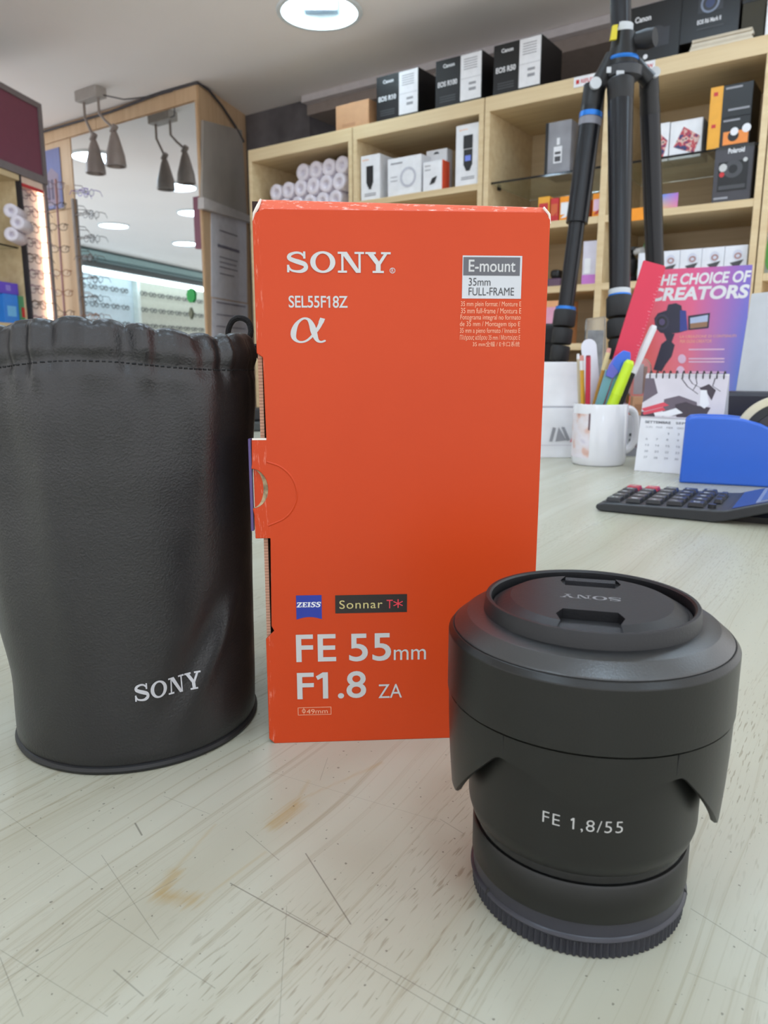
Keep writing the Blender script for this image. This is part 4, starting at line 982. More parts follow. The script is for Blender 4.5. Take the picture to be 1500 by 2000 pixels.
# front cap with two pinch recesses; local v axis points from the eye outward
va = math.atan2(LY, LX-.0035); ev = Vector((cos(va), sin(va), 0)); eu = Vector((sin(va), -cos(va), 0)); CZ = .0903; RC = .0262
MB().lathe([(.0001, CZ-.0028), (.0272, CZ-.0028), (.0272, CZ-.0045), (.0001, CZ-.0045)], 96).build('cap_base', CAPM, LN)
def notch(sgn):                                             # outline points of one recess, from the left edge over the bottom to the right
    w0, w1, vi = .0072, .0088, .0112
    return [(-w1*1.0, sgn*math.sqrt(RC**2-w1**2)), (-w1, sgn*(vi+.0045)), (-w0, sgn*vi), (w0, sgn*vi), (w1, sgn*(vi+.0045)), (w1, sgn*math.sqrt(RC**2-w1**2))]
def arc(a0, a1, R, k=24): return [(R*cos(a0+(a1-a0)*i/k), R*sin(a0+(a1-a0)*i/k)) for i in range(1, k)]
aw_ = math.acos(.0088/RC)
top = notch(-1)+arc(-aw_, aw_, RC)+[(x, y) for x, y in notch(1)[::-1]]+arc(pi-aw_, pi+aw_, RC)
b = MB(); n = len(top)
def l3(x, y, z): return eu*x+ev*y+UP*z
def chamf(x, y):
    r = math.hypot(x, y); return CZ-max(0, (r-.0222))*.55
# flat inner outline + chamfered outer band
inn = [(x, y) if math.hypot(x, y) < .0222 else (x*.0222/math.hypot(x, y), y*.0222/math.hypot(x, y)) for x, y in top]
b.v = [tuple(l3(x, y, CZ)) for x, y in inn]+[tuple(l3(x, y, chamf(x, y))) for x, y in top]+[tuple(l3(x, y, CZ-.0032)) for x, y in top]
b.f = [tuple(range(n))]+[(i, (i+1) % n, n+(i+1) % n, n+i) for i in range(n)]+[(n+i, n+(i+1) % n, 2*n+(i+1) % n, 2*n+i) for i in range(n)]; b.sm = [False]*len(b.f)
fc = b.build('front_cap', CAPM, LN)
for sg in (-1, 1):                                          # spring clips at the rim, one at each recess
    w = .0074; k = 10; xs = [-w+2*w*i/k for i in range(k+1)]; b = MB()
    ring = []
    for x in xs:
        yo = math.sqrt((RC-.0002)**2-x*x); yi = .0196
        ring.append([(x, yi, CZ-.0034), (x, yi, CZ-.0010 if sg > 0 else CZ-.0013), (x, yi+.0015, CZ-.0004 if sg > 0 else CZ-.0008), (x, yo, CZ-.0026), (x, yo, CZ-.0034)])
    b.v = [tuple(l3(x, sg*y, z)) for s in ring for x, y, z in s]
    b.f = [(i*5+j, (i+1)*5+j, (i+1)*5+(j+1) % 5, i*5+(j+1) % 5) for i in range(k) for j in range(5)]+[(0, 1, 2, 3, 4), tuple(k*5+j for j in range(5))]; b.sm = [False]*len(b.f)
    b.build('pinch_clip', mat('clip_black', (36, 36, 40), .5, bump=(3000, .5), bumpdist=.0003), LN)
    MB().hexa([l3(-.0088, sg*.0115, CZ-.0030), l3(.0088, sg*.0115, CZ-.0030), l3(.0088, sg*.0250, CZ-.0030), l3(-.0088, sg*.0250, CZ-.0030), l3(-.0088, sg*.0115, CZ-.0027), l3(.0088, sg*.0115, CZ-.0027), l3(.0088, sg*.0250, CZ-.0027), l3(-.0088, sg*.0250, CZ-.0027)]).build('recess_floor', INK, LN)
b = MB(); g2 = fit(SLAB, .0165, .0036, -.00825, -.0018); b.add([l3(-x, -y+.0004, CZ+.00006) for x, y in g2[0]], g2[1]); b.build('brand_print', mat('cap_grey_print', (128, 128, 130), .5), fc)

# ================================================================== POUCH
PX, PY = -.109, .313
PO = thing('lens_pouch', 'black leatherette drawstring pouch standing left of the orange box', 'pouch', (PX, PY, 0))
LE = leather_mat()
def rbase(z):
    K = [(0, .0486), (.004, .0504), (.02, .0508), (.04, .0510), (.06, .0512), (.08, .0516), (.1, .0524), (.12, .0536), (.14, .0550), (.154, .0552), (.160, .0548), (.170, .0532), (.175, .0500)]
    for (a, ra), (c, rc) in zip(K, K[1:]):
        if z <= c:
            t = (z-a)/(c-a); t = t*t*(3-2*t)*.5+t*.5; return ra+(rc-ra)*t
    return K[-1][1]
def seamz(a):
    d = (math.degrees(a)+85+540) % 360-180; return .1560-.0036*(1-math.exp(-(d/34)**2))
def dent(a, z, ca, cz, wa, wz, d):
    d *= 1.5
    da = (math.degrees(a)-ca+540) % 360-180; return d*math.exp(-(da/wa)**2-((z-cz)/wz)**2)
PLE = [(i, random.uniform(0, 6.28), random.uniform(.5, 1)) for i in (23, 31, 17, 41)]
def prad(a, z):
    r = rbase(z)
    # leaning folds and soft dents
    r += dent(a, z, -150, .03, 26, .016, -.0009)+dent(a, z, -165, .065, 30, .03, .0022)+dent(a, z, -26-(.055-z)*700, .045, 5, .018, .0012)+dent(a, z, -38-(.055-z)*700, .045, 8, .022, -.0013)
    r += dent(a, z, -118, .115, 12, .04, -.0018)+dent(a, z, -97, .10, 9, .06, .0014)+dent(a, z, -128, .09, 16, .05, .0006)+dent(a, z, -140, .125, 9, .025, .0012)
    r += dent(a, z, -60, .145, 12, .02, -.0012)+dent(a, z, -40, .13, 8, .03, .0012)
    k = max(0, min(1, (z-.142)/.02)); k = k*k*(3-2*k)
    f = 0
    for n, p, w in PLE: f += w*sin(n*a+p+2*sin(3*a))
    r += k*.00085*f
    k2 = max(0, 1-abs(z-seamz(a))/.004); r -= .0012*k2
    k3 = max(0, 1-abs(z-.1500)/.03); r += .00025*k3*sin(29*a+sin(5*a))
    return r
NA_, zs = 360, [0, .001, .004]+[.008+.004*i for i in range(34)]+[.1425+.0015*i for i in range(19)]
b = MB()
zs = sorted(set(round(z, 5) for z in zs)); zs = [z for z in zs if z <= .1695]
def ztop(a): return .0017*abs(sin(15*a+2.2*sin(2*a)+.8*sin(5*a)))**.6+.0008*sin(4*a+1)
def sag(a):
    d = (math.degrees(a)+270) % 360-180; return .0027+.0038*min(1, max(0, d/60))+.0015*min(1, max(0, -d/50))
rows = []
for z in zs:
    k = max(0, (z-.15)/.02); rows.append([(prad(a, z)*cos(a), prad(a, z)*sin(a), z+k*ztop(a)-sag(a)*min(1, max(0, (z-.158)/.0115))) for a in [2*pi*j/NA_ for j in range(NA_)]])
for dz, fr_ in ((.1712, .965), (.1716, .93), (.1705, .89), (.166, .85), (.155, .83), (.10, .84), (.004, .86)):
    rows.append([(prad(a, min(dz, .1695))*fr_*cos(a), prad(a, min(dz, .1695))*fr_*sin(a), dz+(ztop(a)-sag(a) if dz > .16 else 0)) for a in [2*pi*j/NA_ for j in range(NA_)]])
for r_ in rows: b.v += r_
m = len(rows)
b.f = [(i*NA_+j, i*NA_+(j+1) % NA_, (i+1)*NA_+(j+1) % NA_, (i+1)*NA_+j) for i in range(m-1) for j in range(NA_)]; b.sm = [True]*len(b.f)
b.f += [tuple(range(NA_))[::-1], tuple(range((m-1)*NA_, m*NA_))]; b.sm += [False, False]
pb_ = b.build('pouch_body', LE, PO, angle=80)
MB().tube([((prad(a, .003)-.0004)*cos(a), (prad(a, .003)-.0004)*sin(a), .0016) for a in [2*pi*i/120 for i in range(120)]], .0017, 8, True).build('base_piping', mat('piping_black', (22, 22, 24), .5), PO)
b = MB()                                                    # seam stitches under the gathered rim
for i in range(170):
    a = 2*pi*i/170; a2 = a+2*pi*.6/170; zz = seamz(a)
    b.tube([((prad(q, zz)+.0001)*cos(q), (prad(q, zz)+.0001)*sin(q), zz) for q in (a, (a+a2)/2, a2)], .00035, 5)
o = b.build('stitching', mat('dark_thread', (16, 16, 18), .7), PO); o['kind'] = 'stuff'
b = MB(); zz0, zz1 = .0145, .0212
def aof(px, py, z):                                         # angle where a pixel meets the pouch wall
    p = on_z(px, py, z); return math.atan2(p.y-PY, p.x-PX)
g2 = SLAB
def hit(px, py):
    d = ray(px, py); a = d.x**2+d.y**2; R = .0512; bb = -2*(PX*d.x+PY*d.y); kk = PX*PX+PY*PY-R*R; s = (-bb-math.sqrt(bb*bb-4*a*kk))/2/a; p = EYE+d*s
    return math.atan2(p.y-PY, p.x-PX), p.z
h0, h1 = hit(263, 1352), hit(393, 1328)
zc = (h0[1]+h1[1])/2
b.add(*wrap(g2, lambda a, z: prad(a, z)+.00022, h0[0], h1[0], zc-.0036, zc+.0036)); b.build('brand_print', mat('grey_silver_print', (186, 186, 190), .4), pb_)
CORD = mat('cord_black', (20, 20, 22), .8, bump=(1500, .8))
lp = [loc_of(PO, on_y(px, py, .352)) for px, py in ((447, 668), (446, 645), (455, 626), (470, 621), (485, 629), (490, 648), (484, 664), (474, 676))]
MB().tube([Vector(p) for p in curve([tuple(q) for q in lp], 5)], .0013, 8).build('cord_loop', CORD, PO)
lp = [loc_of(PO, on_y(px, py, .335)) for px, py in ((478, 690), (500, 684), (512, 694), (520, 712))]
lp = [Vector(p) for p in curve([tuple(q) for q in lp], 5)]
MB().tube([p+Vector((0, .002, 0)) for p in lp], .0028, 8).build('cord_end', CORD, PO)

# ================================================================== MUG AND WHAT STANDS IN IT
MC = on_z(1167, 912); MC = MC+Vector((MC.x, MC.y, 0)).normalized()*.0405; MC.z = 0
CER = mat('white_ceramic', (226, 226, 230), .12, vary=.01)
MU = thing('mug', 'white ceramic mug with a printed photo holding pens by the white boxes', 'mug', MC, 0)
mr_ = .0410; mh = .0935
MB().lathe([(.0001, .0), (.036, .0), (.0385, .0008), (.0400, .004), (mr_, .012), (mr_, mh-.002), (mr_-.0015, mh), (mr_-.003, mh-.002), (mr_-.0035, .01), (mr_-.008, .005), (.0001, .005)], 64).build('mug_body', CER, MU)
hq = [(mr_-.001, .082), (mr_+.012, .084), (mr_+.024, .076), (mr_+.028, .055), (mr_+.026, .033), (mr_+.014, .020), (mr_-.001, .018)]
hd = Vector((.93, .36, 0))
MB().tube([hd*p[0]+UP*p[1] for p in curve(hq, 6)], .0058, 10).build('mug_handle', CER, MU)
fa = math.atan2(-MC.y, -MC.x)
def mugprint(name, a0, a1, z0, z1, m, dr_=.00025):
    b = MB(); k = 10
    for i in range(k+1):
        a = a0+(a1-a0)*i/k
        for z in (z0, z1): b.v.append(((mr_+dr_)*cos(a), (mr_+dr_)*sin(a), z))
    b.f = [(2*i, 2*i+2, 2*i+3, 2*i+1) for i in range(k)]; b.sm = [True]*k
    return b.build(name, m, MU)
mugprint('photo_print', fa-rad(88), fa-rad(20), .012, .079, speckle_mat('mug_photo_print', ((206, 200, 216), (228, 222, 230), (226, 216, 220), (218, 180, 168), (168, 104, 98)), 34))
mugprint('photo_border', fa-rad(24), fa-rad(20), .055, .080, mat('mauve_grey_print', (110, 84, 92), .5), .0004)
def two(px1, py1, px2, py2, y, zlow=.010):
    a = on_y(px1, py1, y); c = on_y(px2, py2, y); d = c-a; k = (zlow-a.z)/d.z; return a, c, a+d*k
def rod_thing(name, label, cat, q, y, segs, group='pens in the white mug', r=.0036, n=8, zlow=.010):
    a, c, e = two(*q, y, zlow)
    # keep the foot inside the mug
    v = Vector((e.x-MC.x, e.y-MC.y)); lim = mr_-.0095-r
    if v.length > lim:
        v = v.normalized()*lim; e = Vector((MC.x+v.x, MC.y+v.y, e.z))
    o = thing(name, label, cat, e, 0, group); L = a-e
    for nm, s0, s1, rr0, rr1, m in segs: MB().tube([L*s0, L*s1], [rr0, rr1], n).build(nm, m, o)
    return o
PY_ = mat('yellow_pencil_paint', (206, 158, 44), .35); REDP = mat('crimson_paint', (188, 30, 62), .35)
rod_thing('pencil', 'yellow pencil with white ferrule at the left rim of the mug', 'pencil', (1136, 694, 1132, 787), 1.150, [('pencil_barrel', 0, .86, .0034, .0034, PY_), ('ferrule', .86, .95, .0035, .0035, CANW), ('eraser', .95, 1, .0033, .0030, mat('pink_eraser', (214, 150, 140), .7))], n=6)
rod_thing('pen', 'thin clear pen at the far left of the mug', 'pen', (1129, 691, 1127, 787), 1.165, [('pen_barrel', 0, .95, .0022, .0022, mat('beige_barrel', (196, 184, 160), .3)), ('pen_end', .95, 1, .0024, .0018, CANW)])
rod_thing('pencil', 'crimson pencil standing upright at the left of the mug', 'pencil', (1149, 694, 1142, 787), 1.140, [('pencil_barrel', 0, .985, .0038, .0038, REDP), ('pencil_end', .985, 1, .0036, .0030, mat('dark_red_end', (130, 20, 44), .5))], n=6)
rod_thing('pencil', 'ochre pencil with pale eraser leaning in the middle of the mug', 'pencil', (1190, 680, 1160, 787), 1.172, [('pencil_barrel', 0, .80, .0030, .0030, mat('ochre_paint', (190, 140, 56), .4)), ('ferrule', .80, .96, .0036, .0036, mat('cream_ferrule', (222, 204, 150), .4)), ('eraser', .96, 1, .0036, .0030, mat('pink_eraser', (214, 150, 140), .7))], n=6)
rod_thing('pen', 'black pen with pale tip between the highlighter and the mug rim', 'pen', (1240, 716, 1212, 787), 1.160, [('pen_barrel', 0, .93, .0050, .0050, BLACKP), ('pen_tip', .93, 1, .0044, .0036, CANW)])
rod_thing('pen', 'white capped crimson pen leaning far right in the mug', 'pen', (1278, 636, 1222, 760), 1.185, [('pen_barrel', 0, .60, .0042, .0042, REDP), ('pen_collar', .58, .64, .0046, .0046, SILV), ('pen_cap', .63, .98, .0058, .0058, CANW), ('cap_end', .98, 1, .0058, .0040, CANW)])
hl = rod_thing('highlighter', 'neon yellow highlighter leaning right in the mug', 'highlighter', (1231, 704, 1196, 787), 1.142, [('marker_barrel', 0, .66, .0082, .0082, mat('neon_yellow', (190, 222, 30), .35)), ('marker_cap', .66, .97, .0084, .0078, mat('neon_lime', (200, 232, 40), .35)), ('cap_end', .97, 1, .0074, .0050, MATS['neon_lime'])], n=16)
def flat_thing(name, label, cat, q, y, w, th_, m, rnd=0, group='pens in the white mug', zlow=.012, tilt=0.0):
    a, c, e = two(*q, y, zlow); v = Vector((e.x-MC.x, e.y-MC.y)); lim = mr_-.006-w/2
    if v.length > max(lim, .004): v = v.normalized()*max(lim, .004); e = Vector((MC.x+v.x, MC.y+v.y, e.z))
    o = thing(name, label, cat, e, 0, group); L = (a-e); Ln = L.length; u = L.normalized(); nn = Vector((sin(tilt), -cos(tilt), 0)); side = nn.cross(u).normalized()*-1; nn = u.cross(side)
    return o, u, side, nn, Ln
RUL = mat('red_ruler', (216, 44, 78), .35, vary=.02)
o, u, s, nn, L = flat_thing('ruler', 'wide red plastic ruler leaning out of the mug before the poster', 'ruler', (1279, 514, 1214, 720), 1.178, .030, .002, RUL)
w = .0175
MB().prism([(-.012, 0), (.012, 0), (w, .09), (w, L-.002), (w-.002, L), (-w+.001, L), (-w, L-.001), (-w, .09)], (0, 0, 0), s, u, nn*.0022).build('ruler_blade', RUL, o)
b = MB()
for i in range(36):
    y = .10+i*.0052
    if y < L-.004: b.add(*lay(rect2(w-.006+(0 if i % 5 == 0 else .003), y, w-.001, y+.0007), nn*-.0001, s, u))
b.build('scale_marks', mat('white_scale', (232, 150, 170), .5), o)['kind'] = 'stuff'
o, u, s, nn, L = flat_thing('spatula', 'white round-ended plastic strip standing behind the crimson pencil', 'strip', (1149, 662, 1160, 787), 1.192, .024, .002, WHITE)
w = .0118
MB().prism([(-w*.7, 0), (w*.7, 0), (w, .06), (w, L-.012)]+[(w*cos(a), L-.012+.012*sin(a)) for a in [pi*i/10 for i in range(1, 10)]]+[(-w, L-.012), (-w, .06)], (0, 0, 0), s, u, nn*.002).build('strip_blade', mat('frosted_white', (222, 224, 236), .35), o)
TEAL = mat('teal_plastic', (112, 166, 180), .25)
o, u, s, nn, L = flat_thing('letter_opener', 'teal plastic letter opener with rounded blue violet end in the mug', 'letter opener', (1217, 684, 1172, 787), 1.152, .026, .003, TEAL)
MB().prism([(-.011, .0), (-.002, 0), (-.0010, L*.80), (-.0150, L*.80)], (0, 0, 0), s, u, nn*.0035).build('left_blade', TEAL, o, bevel=.0006)
MB().prism([(.002, .0), (.011, 0), (.0150, L*.84), (.0002, L*.84)], (0, 0, 0), s, u, nn*.0035).build('right_blade', TEAL, o, bevel=.0006)
w = .0135
MB().prism([(-w, L*.745), (-.002, L*.735), (w*.3, L*.80), (w*.45, L*.86), (w*.0, L*.975), (-w*.7, L*.93), (-w, L*.84)], nn*-.0006, s, u, nn*-.0030).build('violet_paddle', mat('violet_plastic', (104, 104, 206), .3), o, bevel=.001)
MB().prism([(-w*.75, L*.86), (w*.5, L*.79), (w*1.0, L*.83), (w*1.05, L*.95), (w*.8, L*1.0), (0, L*1.0), (-w*.5, L*.95)], nn*-.0010, s, u, nn*-.0030).build('blue_tip', mat('blue_plastic', (58, 108, 222), .3), o, bevel=.001)

# ================================================================== WHITE BOXES, CLEAR BAG, CAMERA BOX
YB = on_z(1095, 896); ang = WROT*.25
def tabletop_box(name, label, px0, px1, pyb, pyt, depth, m, z0=0.0, rz=0.0, ywant=None, cat='box'):
    a = on_z(px0, pyb, z0) if ywant is None else on_y(px0, pyb, ywant); a.z = z0
    u = Vector((cos(rz), sin(rz), 0)); nrm = Vector((-sin(rz), cos(rz), 0))
    c = on_plane(px1, pyb, a, nrm); tp = on_plane(px0, pyt, a, nrm); w = (c-a).dot(u); h = tp.z-z0
    o = thing(name, label, cat, a, rz); MB().box(0, w, 0, depth, 0, h).build('carton', m, o, bevel=.001); return o, w, h
o, w, h = tabletop_box('carton', 'white carton with red and grey print under a plain one', 1030, 1132, 894, 797, .11, WHITE)
fr(o, 'letter_print', join2(poly2((w*.40, h*.33), (w*.46, h*.33), (w*.52, h*.60), (w*.46, h*.62)), poly2((w*.52, h*.33), (w*.75, h*.36), (w*.70, h*.40), (w*.57, h*.62)), poly2((w*.62, h*.62), (w*.68, h*.62), (w*.80, h*.36), (w*.74, h*.34))), GREYP)
fr(o, 'red_stroke', poly2((w*.80, h*.32), (w*.90, h*.32), (w*1.0, h*.72), (w*.95, h*.76)), mat('rose_print', (222, 84, 100), .5)); fr(o, 'base_line', rect2(0, h*.25, w, h*.262), mat('pale_line', (206, 200, 208), .5))
y1 = o.location.y; hw = h
o, w, h = tabletop_box('carton', 'plain white carton on top of the printed one', 1030, 1130, 797, 707, .10, mat('bright_white_card', (236, 236, 240), .5), z0=hw+.0004, ywant=y1+.003)
MB().box(0, w, -.0006, .0, h*.02, h*.035).build('lid_seam', GREYP, o)
top_z = hw+h
o = thing('camera_pouch', 'black padded pouch standing behind the white cartons', 'pouch', (on_y(1077, 700, 1.56).x, 1.56, 0), 0)
MB().box(-.03, .018, -.02, .03, 0, .225).build('pouch_body', BLACKP, o, bevel=.012, seg=3); MB().box(-.033, .021, -.024, .034, .19, .232).build('pouch_flap', mat('black_nylon', (34, 34, 37), .7), o, bevel=.010, seg=3)
a = on_y(1131, 890, 1.36); o = thing('plastic_bag', 'clear plastic bag with grey contents standing behind the mug', 'bag', (a.x, 1.36, 0), 0)
t0 = on_y(1150, 622, 1.36).z
MB().hexa([(0, 0, 0), (.05, 0, 0), (.05, .02, 0), (0, .02, 0), (.002, .004, t0), (.036, .004, t0+.004), (.036, .012, t0+.004), (.002, .012, t0)]).build('bag_sleeve', CLEAR, o, bevel=.002)
MB().box(.006, .034, .006, .011, t0-.16, t0-.02).build('bag_contents', mat('grey_sponge', (168, 170, 172), .9, vary=.3, scale=80, bump=(200, .8)), o)
o, w, h = tabletop_box('gadget_box', 'small grey box picturing a camera behind the mug handle', 1205, 1264, 890, 812, .05, mat('silver_box_card', (186, 186, 190), .4), rz=-.2)
q = mat('lens_ring_print', (120, 104, 112), .4)
fr(o, 'lens_print', ring2(w*.80, h*.42, .017, .017, .011, .011), q); fr(o, 'grip_print', lines2(w*.36, w*.56, (h*.36, h*.50), h*.07), DARKG); fr(o, 'base_print', rect2(0, 0, w, h*.2), GREYP)
gz, gp = h, o.location.copy()
o, w, h = tabletop_box('kraft_carton', 'low kraft carton between mug handle and desk calendar', 1235, 1275, 800, 775, .04, KRAFT, z0=gz+.0003, rz=-.2, ywant=gp.y+.008)
fr(o, 'carton_print', rect2(w*.1, h*.3, w*.6, h*.6), mat('kraft_print', (170, 124, 90), .7))
kz = gz+h
a = on_y(1228, 775, gp.y+.012); o = thing('plastic_case', 'clear rounded plastic case standing on the kraft carton behind pens', 'case', (a.x, a.y, kz+.0005), -.1)
ol = [(.0, .006), (.006, 0), (.026, 0), (.034, .012), (.036, .035), (.032, .055), (.022, .064), (.012, .062), (.006, .045)]
MB().prism(curve(ol+[ol[0]], 4)[:-1], (0, 0, 0), (1, 0, 0), (0, 0, 1), (0, .012, 0), True).build('case_shell', CLEAR, o)
MB().box(.008, .022, .003, .009, .004, .054).build('case_insert', mat('pale_pink_insert', (222, 208, 212), .6), o); MB().box(.0225, .028, .003, .009, .006, .050).build('case_strip', mat('rosy_brown', (176, 130, 112), .6), o)

# ================================================================== DESK CALENDAR
CA = on_z(1239, 919); CRZ = rad(-35); w = .112; hh = .140
o = CAL = thing('desk_calendar', 'spiral desk calendar with grey picture page over a month page', 'calendar', CA, CRZ)
lean = .030
def cl(x, f, off=0.0): return Vector((x, lean*f-off, hh*f))      # front leaf: f = 0 foot, 1 top
def leaf(name, x0, x1, f0, f1, off, m, parent=CAL, th_=.0008):
    b = MB(); b.hexa([cl(x0, f0, off), cl(x1, f0, off), cl(x1, f1, off), cl(x0, f1, off)]+[cl(x0, f0, off-th_), cl(x1, f0, off-th_), cl(x1, f1, off-th_), cl(x0, f1, off-th_)]); return b.build(name, m, parent)
mp = leaf('month_page', 0, w, .004, .57, .0014, WHITE)
pp_ = leaf('picture_page', 0, w, .555, .985, .0030, mat('pale_picture_page', (214, 208, 216), .5))
b = MB(); b.hexa([(0, lean*2, 0), (w, lean*2, 0), (w, lean, hh), (0, lean, hh)]+[(0, lean*2+.001, 0), (w, lean*2+.001, 0), (w, lean+.001, hh), (0, lean+.001, hh)]); b.build('back_board', WHITE, CAL)
leaf('front_board', 0, w, .0, .99, .0004, WHITE)
def cprint(name, g2, m, parent, off): # g2 in (x metres, f)
    b = MB(); b.add([cl(p[0], p[1], off) for p in g2[0]], g2[1]); return b.build(name, m, parent)
cprint('month_title', join2(fit(glyphs('SETTEMBRE', .03), .036, .026, .007, .492), fit(glyphs('SEPT', .01), .018, .024, .05, .493)), mat('grey_ink', (96, 96, 104), .6), mp, .0016)
cprint('weekday_row', join2(*[fit(glyphs(s), .009, .018, .009+.0145*i, .446) for i, s in enumerate(('LUN', 'MAR', 'MER', 'GIO', 'VEN', 'SAB', 'DOM'))]), GREYP, mp, .0016)
nums = []
for d in range(1, 31):
    c_ = (d+1) % 7; r_ = (d+1)//7; nums.append(fit(glyphs(str(d)), .0026*len(str(d)), .02, .011+.0145*c_, .385-.062*r_))
cprint('day_numbers', join2(*nums), mat('day_ink', (120, 120, 130), .6), mp, .0016)['kind'] = 'stuff'
GP = mat('plum_grey_print', (104, 92, 104), .5); RP = mat('coral_print', (214, 74, 92), .5); DP = mat('dusk_print', (66, 56, 66), .5)
cprint('grey_shape', join2(poly2((0, .70), (.02, .80), (.012, .95), (0, .95)), poly2((.03, .74), (.05, .78), (.075, .72), (.078, .60), (.03, .565))), GP, pp_, .0031)
for q_ in (poly2((.046, .69), (.060, .72), (.072, .69), (.094, .67), (.088, .57), (.05, .565)), poly2((.0, .562), (.02, .562), (.02, .60), (0, .61)), poly2((.076, .86), (.088, .90), (.098, .84), (.094, .74), (.088, .80), (.080, .82))): cprint('dark_shape', q_, DP, pp_, .0032)
cprint('branch_strokes', join2(*[strip([(.05, .955), (.06, .87), (.075, .80)], .0016), strip([(.06, .955), (.066, .90), (.078, .86)], .0014), strip([(.095, .96), (.093, .88), (.104, .83)], .0014), strip([(.07, .95), (.072, .90), (.068, .84)], .0012)]), DP, pp_, .0032)
cprint('red_shape', join2(poly2((.0, .64), (.03, .71), (.038, .68), (.004, .61)), poly2((.002, .60), (.03, .66), (.034, .63), (.004, .575))), RP, pp_, .0033)
cprint('white_shape', join2(poly2((.018, .60), (.034, .62), (.048, .655), (.058, .61), (.040, .568), (.02, .572)), poly2((.078, .84), (.086, .84), (.090, .74), (.092, .70), (.086, .66), (.079, .69))), WHITE, pp_, .0034)
for i in range(12):
    x = .006+i*.0091
    MB().tube([(x, lean*.96-.004+.0056*(1-cos(a)), hh*.965+.0065*sin(a)+.002) for a in [2*pi*k/10 for k in range(10)]], .0009, 5, True).build('spiral_ring', INK, CAL)

# ================================================================== POSTER, WHITE DISPLAY CARD
PA = on_z(1362, 872); prz = rad(-27); PWd, PHt = .150, .300
o = POS = thing('poster', 'pink to blue gradient poster with white slogan standing behind the calendar', 'poster', (PA.x, PA.y, 0), prz)
pl = .045; pk = math.sqrt(PHt**2-pl**2)
pu = Vector((1, 0, 0)); pv = Vector((0, pl, pk)).normalized(); pn = Vector((0, -pk, pl)).normalized()
PBu = Vector((cos(prz), sin(prz), 0)); PBv = Vector((-sin(prz)*pv.y, cos(prz)*pv.y, pv.z)); PBn = PBu.cross(PBv)
def puv(px, py):
    p = on_plane(px, py, POS.location, PBn)-POS.location; return p.dot(PBu), p.dot(PBv)
TR = puv(1470, 517); TL = puv(1283, 540)
x1 = TR[0]; x0 = x1-.196; ht = TR[1]
sh = MB().prism([(x0, 0), (x1, 0), (x1, ht), (x0, ht)], (0, 0, 0), pu, pv, -pn*.0015).build('poster_sheet', None, POS)
sh.location = (0, 0, 0)
m, g = newmat('poster_gradient', .3); tc = g.n('ShaderNodeTexCoord'); sp = g.n('ShaderNodeSeparateXYZ'); g.put(sp.inputs[0], tc.outputs['Object'])
fx = g.rng(sp.outputs[0], x0+.02, x1-.01); fz = g.rng(sp.outputs[2], ht*.30, ht*.95)
fxr = g.math('SMOOTH_MIN', fx, 1.0, .1); fx2 = g.rng(sp.outputs[0], x0+.10, x1-.005)
g.put(g.b.inputs['Base Color'], g.mix(fz, g.mix(fx2, g.mix(fx, lin((240, 112, 96)), lin((214, 130, 160))), lin((82, 122, 206))), g.mix(fx2, g.mix(fx, lin((234, 74, 104)), lin((206, 88, 160))), lin((128, 104, 196)))))
sh.data.materials.clear(); sh.data.materials.append(m)
def pfit(g2, q):
    a = puv(q[0], q[1]); c = puv(q[2], q[3]); return g2, a, c
def plq(name, g2, q, mt, d=.0003):                          # fit into the parallelogram given by left-bottom, right-bottom, left-top pixels
    vs, fs = g2; X0 = min(p[0] for p in vs); X1 = max(p[0] for p in vs); Y0 = min(p[1] for p in vs); Y1 = max(p[1] for p in vs)
    a = Vector(puv(*q[0])); c = Vector(puv(*q[1])); t_ = Vector(puv(*q[2]))
    w_ = c.x-a.x; h_ = t_.y-a.y
    b = MB(); b.add(*lay(([(a.x+(p[0]-X0)/(X1-X0)*w_, a.y+(p[1]-Y0)/(Y1-Y0)*h_) for p in vs], fs), pn*d, pu, pv)); return b.build(name, mt, sh)
plq('slogan_print', glyphs('THE CHOICE OF', .035, .15), ((1276, 559), (1467, 540), (1278, 537)), CANW); plq('slogan_print', glyphs('CREATORS', .04, .15), ((1268, 589), (1463, 573), (1273, 563)), CANW)
NAVY = mat('navy_black_print', (34, 32, 56), .4)
def px2(name, pts, mt, d=.0005):
    b = MB(); b.add(*lay(([puv(*p) for p in pts], [tuple(range(len(pts)))]), pn*d, pu, pv)); return b.build(name, mt, sh)
px2('camera_print', [(1278, 622), (1285, 612), (1302, 606), (1305, 595), (1320, 592), (1331, 597), (1332, 606), (1340, 607), (1343, 645), (1325, 650), (1306, 652), (1290, 650), (1280, 640)], NAVY)
px2('blue_side_print', [(1328, 606), (1340, 607), (1343, 645), (1328, 648)], mat('ultramarine_print', (48, 60, 140), .4), .0006)
for rr_2, cc2 in ((14, (54, 50, 72)), (10, (30, 28, 36)), (6, (86, 72, 110))): px2('lens_print', [(1293+rr_2*cos(a), 629+1.1*rr_2*sin(a)) for a in [2*pi*i/20 for i in range(20)]], mat('lens_print_%d' % rr_2, cc2, .4), .0009-.00002*rr_2)
px2('screen_print', [(1344, 617), (1387, 611), (1384, 641), (1344, 645)], NAVY); px2('screen_sky', [(1348, 621), (1383, 615), (1382, 628), (1348, 632)], mat('pale_sky_print', (176, 190, 220), .4), .0006); px2('screen_land', [(1348, 632), (1382, 628), (1381, 638), (1348, 642)], mat('sand_print', (150, 112, 84), .4), .0006)
px2('grip_print', [(1296, 650), (1318, 652), (1312, 668), (1318, 674), (1312, 696), (1300, 712), (1292, 726), (1276, 722), (1286, 690), (1292, 672), (1302, 664)], NAVY)
